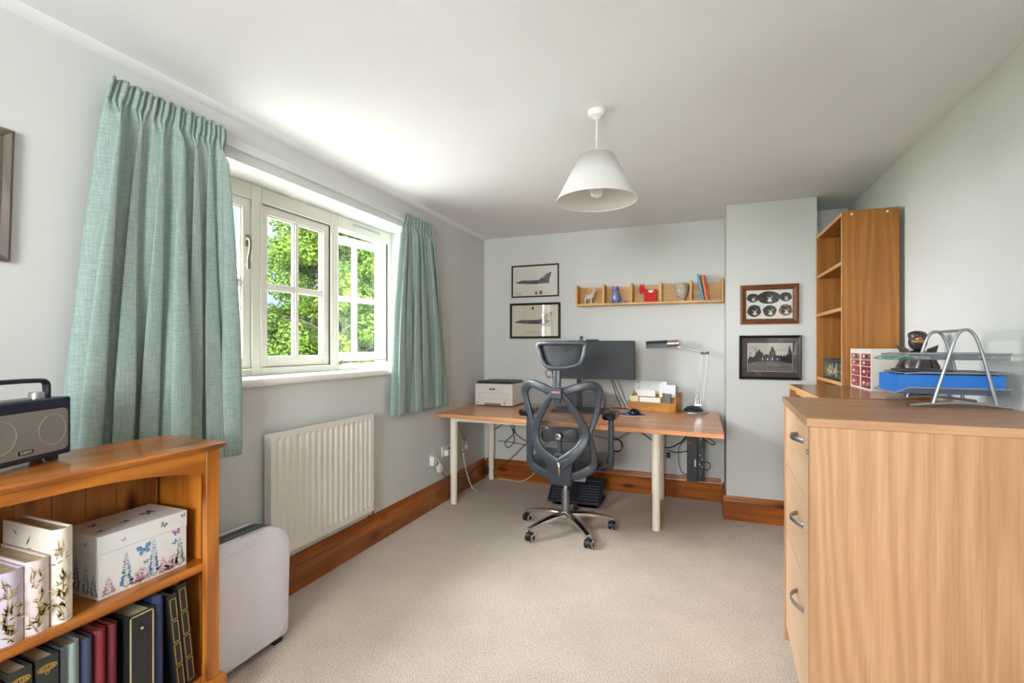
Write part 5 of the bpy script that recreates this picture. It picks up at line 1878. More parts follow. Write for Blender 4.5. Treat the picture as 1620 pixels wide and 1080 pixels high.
cable('white lead hanging beside the computer ports', [(0.022, 4.10, 0.55), (0.050, 4.09, 0.54), (0.055, 4.09, 0.46), (0.030, 4.10, 0.41)], M_whc, 0.003)
b = MB().box(-1.93, -1.885, 4.225, 4.295, 0.052, 0.115)
tag(b.build('plug', M_black, bevel=0.008), 'black transformer plug sitting in the far left corner above the carpet', 'plug')
b = MB().box(-0.275, -0.245, 4.29, 4.315, 0.33, 0.375)
tag(b.build('plug', M_black, bevel=0.005), 'small black adapter at the cable junction left of the computer', 'adapter')
b = MB().box(-0.91, -0.69, 4.22, 4.33, 0.645, 0.672)
tag(b.build('cable_tray', wood('shelf_pine', 'x')), 'wooden cable shelf under the desk behind the chair', 'cable tray')
for k, (x0, x1, z0_) in enumerate(((-0.70, -0.64, 1.0), (-0.68, -0.60, 1.0), (-0.64, -0.575, 0.99))):
    cable(('left', 'middle', 'right')[k] + ' one of the three black cables dropping behind the monitor to the desk', [(x0 - 0.04, 4.20, z0_ + 0.02), (x0, 4.20, 0.92), ((x0 + x1) / 2, 4.20, 0.83), (x1, 4.20, DZ + 0.008), (x1 - 0.08, 4.205, DZ + 0.006)], None, 0.0035)

# ================================================================== FRAMED PICTURES
def picture(name, label, origin, U, w, h, fw, ft, fmat, mount, cols, art, glassy=True, tilt=0.0, cat='picture'):
    """origin = centre on the wall; U = right direction; V up; normal out of the wall"""
    U = Vector(U).normalized()
    V = Vector((0, 0, 1))
    Nn = U.cross(V)
    M = plane_M(origin, U, V) @ Matrix.Rotation(tilt, 4, 'Z')
    root = thing(name, label, cat, origin)
    b = MB()
    b.M = M
    n = [(-w / 2, -h / 2), (w / 2, -h / 2), (w / 2, h / 2), (-w / 2, h / 2)]
    i_ = [(-w / 2 + fw, -h / 2 + fw), (w / 2 - fw, -h / 2 + fw), (w / 2 - fw, h / 2 - fw), (-w / 2 + fw, h / 2 - fw)]
    mid = [((a[0] + c[0] * 2) / 3, (a[1] + c[1] * 2) / 3) for a, c in zip(i_, n)]
    v = [(x, y, 0.001) for x, y in n] + [(x, y, ft * 0.8) for x, y in n] + [(x, y, ft) for x, y in mid] + [(x, y, ft * 0.55) for x, y in i_] + [(x, y, 0.001) for x, y in i_]
    f = []
    for k in range(4):
        for j in range(4):
            f.append((j * 4 + k, j * 4 + (k + 1) % 4, (j + 1) * 4 + (k + 1) % 4, (j + 1) * 4 + k))
    b.add(v, f)
    b.build('frame', fmat, root, angle=20)
    b = MB()
    b.M = M
    b.box(-w / 2 + fw, w / 2 - fw, -h / 2 + fw, h / 2 - fw, 0.001, 0.003)
    art(b, w, h)
    b.build('print', [mount] + cols, root)
    if glassy:
        b = MB()
        b.M = M
        b.box(-w / 2 + fw, w / 2 - fw, -h / 2 + fw, h / 2 - fw, 0.0060, 0.0070)
        b.build('glass', M_pglass, root)
    return root


def P3(pts, z=0.0034):
    return [(x, y, z) for x, y in pts]


MNT = plain('print_paper', S(226, 222, 212), 0.8)
MNT2 = plain('print_paper_cream', S(222, 214, 196), 0.8)
c_blk = plain('ink_black', S(34, 34, 36), 0.7)
c_grey = plain('ink_grey', S(96, 96, 104), 0.7, vary=0.25, vscale=60)
c_lg = plain('ink_pale', S(168, 166, 160), 0.7)
c_red = plain('ink_red', S(128, 44, 44), 0.7)
c_gold = plain('ink_gold', S(160, 130, 70), 0.7)


def jet(b, w, h, redstripe, top_badge):
    L_ = w * 0.80
    x0, yc = -w * 0.42, -h * 0.04
    def q(pts, mi, z=0.0034):
        b.poly([(x0 + px_ * L_, yc + py_ * L_, z) for px_, py_ in pts], mi)
    q([(0, 0), (0.10, 0.035), (0.18, 0.06), (0.24, 0.065), (0.32, 0.05), (0.60, 0.055), (0.80, 0.055), (0.90, 0.045), (0.90, -0.03), (0.60, -0.045), (0.30, -0.035), (0.12, -0.022)], 1)
    q([(0.62, 0.05), (0.80, 0.19), (0.97, 0.25), (0.90, 0.05)], 1 if not redstripe else 3)
    q([(0.0, 0.001), (0.09, 0.022), (0.09, -0.016)], 2, 0.0036)
    q([(0.16, 0.05), (0.20, 0.062), (0.24, 0.062), (0.27, 0.046)], 3, 0.0036)
    q([(0.30, -0.01), (0.58, 0.0), (0.60, -0.03), (0.32, -0.025)], 2, 0.0036)
    if redstripe:
        q([(0.10, 0.018), (0.48, 0.030), (0.48, 0.018), (0.10, 0.006)], 4, 0.0038)
        q([(0.18, -0.012), (0.52, -0.022), (0.52, -0.034), (0.20, -0.022)], 4, 0.0038)
        q([(0.48, 0.0), (0.55, 0.05), (0.57, 0.05), (0.51, 0.0)], 4, 0.0038)
    else:
        q([(0.70, 0.10), (0.80, 0.18), (0.84, 0.19), (0.74, 0.09)], 3, 0.0038)
        q([(0.56, 0.02), (0.64, 0.03), (0.64, 0.01), (0.56, 0.0)], 4, 0.0038)
    def crest(cx, cy, s, mi):
        b.poly(P3([(cx, cy + s), (cx + s * 0.55, cy + s * 0.2), (cx + s * 0.7, cy - s * 0.6), (cx, cy - s), (cx - s * 0.7, cy - s * 0.6), (cx - s * 0.55, cy + s * 0.2)]), mi)
        b.poly(P3([(cx, cy + s * 0.3), (cx + s * 0.3, cy - s * 0.2), (cx, cy - s * 0.6), (cx - s * 0.3, cy - s * 0.2)], 0.0037), 5)
    if top_badge:
        crest(-0.02, h * 0.36, 0.017, 2)
        b.box(-0.075, 0.045, -h * 0.300, -h * 0.292, 0.003, 0.0034, 3)
        b.box(-0.105, 0.075, -h * 0.335, -h * 0.325, 0.003, 0.0034, 3)
        b.box(-0.095, 0.065, -h * 0.365, -h * 0.357, 0.003, 0.0034, 3)
    else:
        crest(0.012, -h * 0.37, 0.017, 2)
        b.poly(P3([(0.042, -h * 0.31), (0.072, -h * 0.31), (0.070, -h * 0.40), (0.057, -h * 0.44), (0.044, -h * 0.40)]), 4)
        b.poly(P3([(0.049, -h * 0.33), (0.065, -h * 0.33), (0.057, -h * 0.41)], 0.0037), 5)
        for k in range(3):
            b.box(-w * 0.43, -w * 0.27, -h * 0.36 - k * 0.012, -h * 0.345 - k * 0.012, 0.003, 0.0034, 3)


M_bframe = plain('frame_black', S(22, 22, 24), 0.35)
M_dframe = plain('frame_dark_brown', S(36, 28, 20), 0.35)
JC = [c_grey, c_blk, c_lg, c_red, c_gold]
picture('framed_print', 'black framed jet aircraft print, upper of the two on the far wall', (-1.449, BY - 0.001, 1.873), (1, 0, 0), 0.462, 0.300, 0.012, 0.016, M_bframe, MNT, JC, lambda b, w, h: jet(b, w, h, False, False))
picture('framed_print', 'dark framed jet aircraft print with red stripes, lower of the two on the far wall', (-1.450, BY - 0.001, 1.503), (1, 0, 0), 0.494, 0.330, 0.020, 0.018, M_dframe, MNT2, JC, lambda b, w, h: jet(b, w, h, True, True))


def cats(b, w, h):
    rg = random.Random(2)
    iw, ih = w - 0.086, h - 0.086
    for (cx, cy, s, mi) in ((-0.36, 0.25, 0.037, 1), (0.0, 0.25, 0.053, 1), (0.37, 0.26, 0.037, 1), (-0.33, -0.23, 0.050, 1), (0.02, -0.24, 0.048, 2), (0.37, -0.22, 0.047, 3)):
        x, y = cx * iw, cy * ih
        sx = 1.4 if s > 0.05 else (1.05 if cy > 0 else 0.9)
        b.poly(P3([(x + s * sx * math.cos(a) * (1 + 0.06 * math.sin(5 * a + cx * 9)), y + s * 0.86 * math.sin(a)) for a in [2 * PI * k / 22 for k in range(22)]]), 1 if mi != 3 else 3)
        hs = s * 0.62
        z = 0.0037
        hx, hy = x + s * 0.1, y - s * 0.05
        b.poly(P3([(hx + hs * math.cos(a), hy + hs * 0.9 * math.sin(a)) for a in [2 * PI * k / 18 for k in range(18)]], z), 2)
        for sg in (-1, 1):
            b.poly(P3([(hx + sg * hs * 0.95, hy + hs * 1.25), (hx + sg * hs * 0.2, hy + hs * 0.75), (hx + sg * hs * 0.95, hy + hs * 0.2)], z + 0.0002), 2)
            b.poly(P3([(hx + sg * hs * 0.38 + hs * 0.16 * math.cos(a), hy + hs * 0.12 + hs * 0.14 * math.sin(a)) for a in [2 * PI * k / 10 for k in range(10)]], z + 0.0005), 4)
        b.poly(P3([(hx, hy + hs * 0.25), (hx + hs * 0.55, hy - hs * 0.7), (hx, hy - hs * 0.95), (hx - hs * 0.5, hy - hs * 0.7)], z + 0.0004), 5)
        b.poly(P3([(hx + hs * 0.1, hy + hs * 0.7), (hx + hs * 0.75, hy + hs * 0.5), (hx + hs * 0.6, hy - hs * 0.1), (hx + hs * 0.2, hy + hs * 0.2)], z + 0.0003), 3)
        b.poly(P3([(hx - hs * 0.08, hy - hs * 0.28), (hx + hs * 0.08, hy - hs * 0.28), (hx, hy - hs * 0.42)], z + 0.0006), 6)


picture('framed_picture', 'brown wood framed collage of six cat faces, upper picture on the chimney breast', (0.447, 3.924, 1.563), (1, 0, 0), 0.372, 0.281, 0.038, 0.020, wood('frame_brown', 'x'),
        plain('mount_white', S(224, 226, 220), 0.7), [plain('cat_dark', S(46, 46, 44), 0.8, vary=0.3, vscale=90), plain('cat_black', S(28, 28, 28), 0.8), plain('cat_ginger', S(132, 84, 54), 0.8, vary=0.3, vscale=90), plain('cat_eye', S(176, 168, 110), 0.6), plain('cat_white', S(214, 210, 204), 0.8), plain('cat_nose', S(150, 100, 96), 0.8)], cats, True)


def bridge(b, w, h):
    # mat card, then the photograph (all flat print)
    x0, x1, y0, y1 = -w / 2 + 0.058, w / 2 - 0.056, -h / 2 + 0.058, h / 2 - 0.056
    b.box(x0 - 0.002, x1 + 0.002, y0 - 0.002, y1 + 0.002, 0.003, 0.0036, 2)
    b.box(x0, x1, y0, y1, 0.0036, 0.0040, 1)
    z = 0.0043
    W, H_ = x1 - x0, y1 - y0
    X = lambda u: x0 + W * u
    Y = lambda v: y0 + H_ * v
    b.poly([(X(0), Y(0), z), (X(1), Y(0), z), (X(1), Y(0.30), z), (X(0.75), Y(0.38), z), (X(0.25), Y(0.38), z), (X(0), Y(0.28), z)], 3)
    b.poly([(X(0), Y(0.28), z + .0002), (X(0.32), Y(0.38), z + .0002), (X(0.32), Y(0.43), z + .0002), (X(0), Y(0.42), z + .0002)], 4)
    b.poly([(X(1), Y(0.28), z + .0002), (X(0.68), Y(0.38), z + .0002), (X(0.68), Y(0.43), z + .0002), (X(1), Y(0.44), z + .0002)], 4)
    sky = [(0, 0.40), (0.05, 0.55), (0.12, 0.50), (0.18, 0.58), (0.21, 0.76), (0.235, 0.66), (0.25, 0.80), (0.28, 0.76), (0.30, 0.68), (0.33, 0.70), (0.36, 0.56), (0.42, 0.62), (0.48, 0.58), (0.50, 0.72), (0.525, 0.74), (0.53, 0.86), (0.55, 0.90), (0.565, 0.84), (0.58, 0.88), (0.60, 0.76), (0.625, 0.72), (0.64, 0.58), (0.70, 0.55), (0.76, 0.58), (0.80, 0.52), (0.82, 0.64), (0.84, 0.52), (0.90, 0.66), (0.93, 0.90), (0.95, 0.95), (0.96, 0.78), (1.0, 0.66), (1.0, 0.36), (0, 0.36)]
    b.poly([(X(u), Y(v), z + .0001) for u, v in sky], 4)
    for k in range(9):
        u = 0.27 + k * 0.055
        b.poly([(X(u), Y(0.40), z + .0004), (X(u + 0.03), Y(0.40), z + .0004), (X(u + 0.026), Y(0.48 + 0.03 * (k % 3)), z + .0004), (X(u + 0.004), Y(0.46), z + .0004)], 2 if k % 2 else 5)
    rg = random.Random(4)
    for k in range(16):     # bare branches in the upper left
        u, v = rg.uniform(0.0, 0.2), rg.uniform(0.55, 0.9)
        a = rg.uniform(0.3, 2.4)
        b.poly([(X(u), Y(v), z + .0003), (X(u + 0.07 * math.cos(a)), Y(v + 0.12 * math.sin(a)), z + .0003), (X(u + 0.07 * math.cos(a) + 0.004), Y(v + 0.12 * math.sin(a)), z + .0003), (X(u + 0.008), Y(v), z + .0003)], 4)


bp = picture('framed_photograph', 'black framed monochrome photograph of a bridge and towers, lower picture on the chimney breast', (0.4515, 3.924, 1.184), (1, 0, 0), 0.397, 0.314, 0.018, 0.022, M_bframe,
             plain('mat_card_dark', S(70, 64, 62), 0.8), [plain('photo_sky', S(196, 188, 180), 0.8, vary=0.06, vscale=20), plain('photo_white', S(212, 208, 204), 0.8), plain('photo_cobbles', S(108, 102, 96), 0.8, vary=0.35, vscale=160), plain('photo_dark', S(44, 40, 40), 0.8, vary=0.3, vscale=80), plain('photo_mid', S(100, 96, 92), 0.8)], bridge, True)
b = MB()
for k in range(9):
    xx = 0.4515 + 0.060 + k * 0.012
    b.tube([(xx, 3.9195, 1.184 + 0.124), (xx + 0.006, 3.9195, 1.184 + 0.132), (xx + 0.010, 3.9195, 1.184 + 0.122 + 0.003 * (k % 2))], 0.0007, 0.0004, up=(0, 1, 0), seg=5)
b.build('handwritten_signature', plain('signature_grey', S(150, 146, 142), 0.7), bp)
picture('framed_picture', 'grey wood framed picture with olive print, cut off at the left edge of the view', (LX + 0.001, 0.590, 1.724), (0, 1, 0), 0.500, 0.400, 0.022, 0.020, wood('frame_grey', 'z'),
        plain('olive_card', S(92, 90, 56), 0.8), [plain('olive_print', S(110, 104, 66), 0.8)], lambda b, w, h: b.box(-w / 2 + 0.07, w / 2 - 0.07, -h / 2 + 0.06, h / 2 - 0.06, 0.003, 0.0036, 1), True, math.radians(-1.5))

# ================================================================== WALL SHELF WITH ORNAMENTS
ws = thing('wall_shelf', 'long pale wood wall shelf with five open compartments above the monitor', 'shelf', (-0.43, BY, 1.63))
SX0, SX1, SYf, SZ0, SZ1 = -1.030, 0.163, 4.205, 1.617, 1.797
spx, spz = wood('shelf_pine', 'x'), wood('shelf_pine', 'z')
MB().box(SX0, SX1, SYf, BY - 0.002, SZ0, SZ0 + 0.017).build('bottom_board', spx, ws, bevel=0.002)
MB().box(SX0 + 0.016, SX1 - 0.016, BY - 0.012, BY - 0.001, SZ0 + 0.0175, SZ1 - 0.012).build('back_board', spx, ws)
for k in range(6):
    x = SX0 + (SX1 - SX0 - 0.016) * k / 5
    MB().box(x, x + 0.016, SYf, BY - (0.0125 if 0 < k < 5 else 0.001), SZ0 + 0.0175, SZ1 + (0.010 if k == 5 else 0.0)).build('divider', spz, ws, bevel=0.002)
ZSF = SZ0 + 0.0178


# beige animal figurine
def fuse(parts, name, mat, parent, vox=0.003):
    b = MB()
    for kind, a in parts:
        if kind == 'b':
            b.ball(*a)
        else:
            b.tube(*a)
    return b.build(name, mat, parent, remesh=vox)


x, y, z = -0.925, 4.265, ZSF
bull = thing('animal_figurine', 'beige speckled horned animal figurine in the first compartment of the wall shelf', 'figurine', (x, y, z))
fuse([('b', ((x, y, z + 0.062), (0.040, 0.022, 0.027))), ('b', ((x + 0.030, y, z + 0.075), (0.024, 0.020, 0.028))),
      ('t', ([(x + 0.032, y, z + 0.08), (x + 0.044, y, z + 0.112)], [0.020, 0.015])),
      ('b', ((x + 0.052, y - 0.004, z + 0.120), (0.020, 0.013, 0.013))), ('b', ((x + 0.066, y - 0.006, z + 0.114), 0.009)),
      ('t', ([(x - 0.028, y - 0.012, z + 0.055), (x - 0.030, y - 0.012, z + 0.001)], 0.009)), ('t', ([(x - 0.026, y + 0.012, z + 0.055), (x - 0.026, y + 0.012, z + 0.001)], 0.009)),
      ('t', ([(x + 0.022, y - 0.012, z + 0.055), (x + 0.022, y - 0.012, z + 0.001)], 0.009)), ('t', ([(x + 0.026, y + 0.012, z + 0.055), (x + 0.026, y + 0.012, z + 0.001)], 0.009))],
     'body', plain('stoneware_beige', S(196, 184, 166), 0.6, vary=0.25, vscale=70), bull)
for sg in (-1, 1):
    b = MB().tube(smooth_path([(x + 0.046, y + sg * 0.006, z + 0.130), (x + 0.044, y + sg * 0.012, z + 0.142), (x + 0.050, y + sg * 0.012, z + 0.152)], 4), [0.0042, 0.003, 0.001])
    b.build('horn', plain('horn_cream', S(216, 208, 190), 0.5), bull)

# blue cat
x, y, z = -0.690, 4.265, ZSF
cat_ = thing('cat_figurine', 'blue pottery sitting cat with pale belly in the second compartment of the wall shelf', 'figurine', (x, y, z))
MBL = plain('glaze_blue', S(112, 122, 178), 0.3, vary=0.18, vscale=50)
fuse([('b', ((x, y, z + 0.045), (0.040, 0.032, 0.044))), ('b', ((x - 0.004, y, z + 0.085), (0.030, 0.025, 0.038))), ('b', ((x - 0.008, y - 0.004, z + 0.118), (0.027, 0.022, 0.020))),
      ('t', ([(x - 0.026, y - 0.004, z + 0.128), (x - 0.030, y - 0.004, z + 0.152)], [0.011, 0.003])), ('t', ([(x + 0.010, y - 0.004, z + 0.128), (x + 0.016, y - 0.004, z + 0.152)], [0.011, 0.003])),
      ('b', ((x - 0.030, y - 0.020, z + 0.014), (0.014, 0.020, 0.013))), ('b', ((x + 0.014, y - 0.022, z + 0.014), (0.014, 0.020, 0.013))),
      ('t', ([(x + 0.030, y + 0.004, z + 0.018), (x + 0.062, y + 0.004, z + 0.012), (x + 0.088, y - 0.004, z + 0.014)], [0.013, 0.010, 0.007]))],
     'body', MBL, cat_)
MB().ball((x - 0.008, y - 0.028, z + 0.050), (0.010, 0.005, 0.020)).build('pale_belly', plain('glaze_white', S(214, 214, 222), 0.3), cat_)
b = MB().ball((x - 0.015, y - 0.026, z + 0.122), (0.004, 0.002, 0.003)).ball((x + 0.001, y - 0.026, z + 0.122), (0.004, 0.002, 0.003))
b.build('eye', M_white, cat_)

# red donkey shaped card holder
x, y, z = -0.425, 4.255, ZSF
hold = thing('letter_holder', 'red animal shaped felt holder in the middle compartment of the wall shelf', 'holder', (x, y, z))
RED = plain('felt_red', S(200, 30, 34), 0.8)
for dy in (-0.014, 0.010):
    b = MB()
    arc_ = [(x + 0.028 + 0.026 * math.cos(a), z + 0.107 - 0.030 * math.sin(a)) for a in [PI * k / 10 for k in range(11)]]
    b.prism([(x - 0.028, z + 0.001), (x + 0.075, z + 0.001), (x + 0.075, z + 0.106)] + arc_ + [(x - 0.014, z + 0.106), (x - 0.030, z + 0.110)], 'y', y + dy, y + dy + 0.004)
    b.build('body_side', RED, hold)
b = MB().box(x + 0.0, x + 0.058, y - 0.006, y + 0.004, z + 0.004, z + 0.098)
b.build('paper_insert', M_paper, hold)
b = MB().prism([(x - 0.012, z + 0.100), (x - 0.030, z + 0.134), (x - 0.028, z + 0.158), (x - 0.036, z + 0.146), (x - 0.044, z + 0.140), (x - 0.058, z + 0.156), (x - 0.060, z + 0.140), (x - 0.070, z + 0.118), (x - 0.062, z + 0.078), (x - 0.050, z + 0.076), (x - 0.036, z + 0.104), (x - 0.029, z + 0.080)], 'y', y - 0.008, y + 0.008)
b.build('head', RED, hold)

# patterned vase
x, y, z = -0.155, 4.262, ZSF
m_v = D.materials.get('vase_pattern')
m, nt, p, out = new_mat('vase_pattern')
t = N(nt, 'ShaderNodeTexCoord')
vo = N(nt, 'ShaderNodeTexVoronoi', inp={'Scale': 38.0}, feature='DISTANCE_TO_EDGE')
L(nt, t.outputs['Object'], vo.inputs['Vector'])
nn = N(nt, 'ShaderNodeTexNoise', inp={'Scale': 26.0, 'Detail': 3.0})
L(nt, t.outputs['Object'], nn.inputs['Vector'])
ml = N(nt, 'ShaderNodeMath', operation='MULTIPLY')
L(nt, vo.outputs['Distance'], ml.inputs[0])
L(nt, nn.outputs['Fac'], ml.inputs[1])
rv = ramp(nt, [(0.004, S(120, 106, 94)), (0.025, S(160, 146, 132)), (0.08, S(196, 184, 168))], ml.outputs[0])
L(nt, rv.outputs[0], p.inputs['Base Color'])
p.inputs['Roughness'].default_value = 0.4
b = MB().lathe([(0.026, 0), (0.028, 0.003), (0.040, 0.040), (0.052, 0.080), (0.058, 0.110), (0.054, 0.134), (0.050, 0.146), (0.047, 0.146), (0.050, 0.125), (0.050, 0.10), (0.03, 0.02), (0.0, 0.01)], (x, y, z), 36, cap=False)
tag(b.build('vase', m), 'beige vase with dark floral relief in the fourth compartment of the wall shelf', 'vase')


def sbook(label, x0, th, h, lean, mat, d=0.10):
    root = thing('book', label, 'book', (x0, 4.26, ZSF), 'thin books on the wall shelf')
    M = Matrix.Translation((x0, 0, ZSF + 0.0005)) @ Matrix.Rotation(lean, 4, 'Y')
    b = MB()
    b.M = M
    b.box(0, 0.0015, 4.215, 4.215 + d, 0, h).box(th - 0.0015, th, 4.215, 4.215 + d, 0, h).box(0.0015, th - 0.0015, 4.215, 4.2165, 0, h)
    b.build('cover', mat, root)
    b = MB()
    b.M = M
    b.box(0.002, th - 0.002, 4.217, 4.213 + d, 0.002, h - 0.003)
    b.build('pages', plain('book_pages', S(226, 220, 204), 0.9), root)
    return root


sbook('turquoise book leaning at the left of the four on the wall shelf', 0.006, 0.013, 0.215, -0.20, plain('book_turquoise', S(60, 160, 200), 0.5))
sbook('slim dark backed book between the turquoise and the orange ones on the wall shelf', 0.0205, 0.008, 0.205, -0.18, plain('book_dark', S(60, 50, 56), 0.5))
sbook('orange book on the wall shelf', 0.030, 0.013, 0.208, -0.16, plain('book_orange', S(232, 130, 40), 0.5))
sbook('red book, rightmost of the four on the wall shelf', 0.0455, 0.010, 0.200, -0.14, plain('book_red', S(190, 50, 48), 0.5))

# ================================================================== PENDANT LAMP
pe = thing('pendant_lamp', 'white conical pendant lampshade hanging from the ceiling', 'pendant lamp', (-0.432, 2.150, HC))
px_, py_ = -0.432, 2.150
b = MB().lathe([(0.040, HC - 0.0005), (0.040, HC - 0.010), (0.036, HC - 0.024), (0.018, HC - 0.034), (0.008, HC - 0.040)], (px_, py_, 0), 32)
b.build('ceiling_rose', M_white, pe)
b = MB().tube([(px_, py_, HC - 0.038), (px_, py_, 2.06)], 0.003, seg=8)
b.build('flex', M_white, pe)
m, nt, p, out = new_mat('shade_cloth')
p.inputs['Base Color'].default_value = (*S(232, 230, 226), 1)
p.inputs['Roughness'].default_value = 0.9
tr = N(nt, 'ShaderNodeBsdfTranslucent')
tr.inputs[0].default_value = (0.8, 0.8, 0.8, 1)
mx = N(nt, 'ShaderNodeMixShader', inp={0: 0.2})
L(nt, p.outputs[0], mx.inputs[1])
L(nt, tr.outputs[0], mx.inputs[2])
L(nt, mx.outputs[0], out.inputs[0])
b = MB().lathe([(0.074, 2.104), (0.1755, 1.905)], (px_, py_, 0), 56, cap=False)
sd = b.build('lamp_shade', m, pe, solid=0.0015, angle=180)
for r_, z_ in ((0.0745, 2.104), (0.176, 1.905)):
    b = MB()
    b.tube([(px_ + r_ * math.cos(2 * PI * k / 56), py_ + r_ * math.sin(2 * PI * k / 56), z_) for k in range(56)], 0.0016, closed=True, seg=6)
    b.build('rim', M_white, sd)
b = MB()
for k in range(3):
    a = 2 * PI * k / 3 + 0.4
    b.tube([(px_ + 0.02 * math.cos(a), py_ + 0.02 * math.sin(a), 2.052), (px_ + 0.0735 * math.cos(a), py_ + 0.0735 * math.sin(a), 2.103)], 0.0014, seg=6)
b.build('carrier_ring', M_white, sd)
b = MB().lathe([(0.010, 2.075), (0.018, 2.068), (0.018, 2.025), (0.021, 2.02), (0.021, 2.005)], (px_, py_, 0), 20)
b.build('lamp_holder', M_white, pe)
b = MB().lathe([(0.012, 2.004), (0.014, 1.99), (0.028, 1.965), (0.030, 1.945), (0.022, 1.925), (0.0, 1.917)], (px_, py_, 0), 24)
b.build('bulb', plain('bulb_glass', S(240, 240, 238), 0.2), pe)

# ================================================================== BEECH FILING CABINET (near right)
CM = Matrix.Translation((0.301, 1.712, 0)) @ Matrix.Rotation(math.radians(-2.4), 4, 'Z')
# local frame: x into the cabinet (depth), y along the front
fc = thing('filing_cabinet', 'beech three drawer filing cabinet nearest the viewer on the right', 'filing cabinet', (0.65, 2.06, 0))
FW, FD, FH = 0.700, 0.660, 1.045


def cbx(M, x0, x1, y0, y1, z0, z1):
    b = MB()
    b.M = M
    b.box(x0, x1, y0, y1, z0, z1)
    return b


bx_, by_, bz_ = wood('beech', 'x'), wood('beech', 'y'), wood('beech', 'z')
bf_ = wood('beech_front_lit', 'y')
cbx(CM, -0.004, FD, -0.002, FW + 0.002, FH - 0.026, FH).build('top', bx_, fc, bevel=0.0015)
cbx(CM, 0.004, FD, 0, 0.022, 0.0, FH - 0.0265).build('side_panel', bz_, fc)
for (y0, y1) in ((FW - 0.022, FW),):
    b = MB()
    b.M = CM
    b.prism([(0.004, 0.0), (0.040, 0.0), (FD, 0.0), (FD, FH - 0.0265), (0.004, FH - 0.0265)], 'y', y0, y1)
    b.build('side_panel', bz_, fc)
cbx(CM, FD - 0.012, FD - 0.002, 0.0225, FW - 0.0225, 0.02, FH - 0.0265).build('back_panel', bz_, fc)
cbx(CM, 0.045, 0.060, 0.0225, FW - 0.0225, 0.0, 0.065).build('plinth', by_, fc)
zs = ((0.768, FH - 0.030), (0.484, 0.762), (0.070, 0.478))
hzz = (0.945, 0.660, 0.378)
for (z0, z1), hz_ in zip(zs, hzz):
    d = cbx(CM, 0.010, 0.030, 0.024, FW - 0.024, z0, z1).build('drawer', bf_, fc, bevel=0.0012)
    cbx(CM, 0.032, FD - 0.05, 0.05, FW - 0.05, z0 + 0.02, z1 - 0.05).build('drawer_box', plain('drawer_steel', S(120, 118, 114), 0.5), d)
    b = MB()
    b.M = CM
    yc = 0.245
    arcp = [(0.010 - 0.030 * math.sin(PI * t) ** 0.8 - 0.0, yc + (t - 0.5) * 0.150, hz_ + 0.004 * math.cos(PI * (t - 0.5))) for t in [k / 14 for k in range(15)]]
    b.tube(arcp, 0.0085, 0.0028, up=(1, 0, 0), seg=10, power=0.7)
    b.build('handle', M_satin, d)
b = MB()
b.M = CM
b.lathe([(0.008, 0.0), (0.008, 0.006), (0.006, 0.008)], (0.002, 0.040, 0.935), 16, 'x')
b.build('lock', M_satin, fc)

# ================================================================== OAK SIDE CABINET
sc_ = thing('side_cabinet', 'orange oak cabinet standing behind the beech filing cabinet', 'cabinet', (0.74, 2.82, 0))
otx, oty, otz = wood('oak_top', 'x'), wood('oak', 'y'), wood('oak', 'z')
SCX, SCY0, SCY1, SCH = 0.470, 2.432, 3.205, 1.046
MB().box(SCX, 1.000, SCY0, SCY1, SCH - 0.024, SCH).build('top', [otx], sc_, bevel=0.0015)
MB().box(SCX - 0.0015, SCX - 0.0002, SCY0, SCY1, SCH - 0.023, SCH - 0.001).build('edge_strip', wood('oak_edge', 'y'), sc_)
MB().box(SCX + 0.002, 1.0, SCY0, SCY0 + 0.022, 0, SCH - 0.0245).build('side_panel', otz, sc_)
MB().box(SCX + 0.002, 1.0, SCY1 - 0.022, SCY1, 0, SCH - 0.0245).build('side_panel', otz, sc_)
MB().box(0.985, 0.998, SCY0 + 0.0225, SCY1 - 0.0225, 0.02, SCH - 0.0245).build('back_panel', otz, sc_)
MB().box(SCX + 0.03, SCX + 0.045, SCY0 + 0.023, SCY1 - 0.023, SCH - 0.055, SCH - 0.0245).build('top_rail', wood('oak_edge', 'y'), sc_)
yc = (SCY0 + SCY1) / 2
for y0, y1, hy in ((SCY0 + 0.024, yc - 0.001, yc - 0.04), (yc + 0.001, SCY1 - 0.024, yc + 0.04)):
    d = MB().box(SCX + 0.014, SCX + 0.029, y0, y1, 0.07, SCH - 0.060).build('door', oty, sc_, bevel=0.001)
    MB().tube([(SCX + 0.014, hy, 0.70), (SCX - 0.010, hy, 0.70), (SCX - 0.010, hy, 0.58), (SCX + 0.014, hy, 0.58)], 0.005).build('door_handle', M_satin, d)
MB().box(SCX + 0.04, SCX + 0.055, SCY0 + 0.023, SCY1 - 0.023, 0.0, 0.068).build('plinth', oty, sc_)

# ================================================================== TALL OAK BOOKCASE
tb = thing('tall_bookcase', 'tall honey oak bookcase beside the chimney breast on the right', 'bookcase', (0.87, 3.55, 0))
TX0, TX1, TY0, TY1, TH = 0.733, 0.997, 3.222, 3.885, 2.018
oz, ox = wood('oak', 'z'), wood('oak', 'y')
oez, oey = wood('oak_edge', 'z'), wood('oak_edge', 'y')
sp = MB().box(TX0, TX1, TY0, TY0 + 0.020, 0, TH).build('side_panel', oz, tb)
MB().box(TX0 - 0.0012, TX0 - 0.0001, TY0 + 0.0005, TY0 + 0.020, 0, TH).build('edge_strip', oez, sp)
for xx in (TX0 + 0.045, TX1 - 0.055):
    MB().lathe([(0.0065, 0.0), (0.0065, -0.002), (0.004, -0.003)], (xx, TY0, TH - 0.020), 14, 'y').build('screw_cap', plain('cap_pale', S(226, 206, 180), 0.5), sp)
sp = MB().box(TX0, TX1, TY1 - 0.020, TY1, 0, TH).build('side_panel', oz, tb)
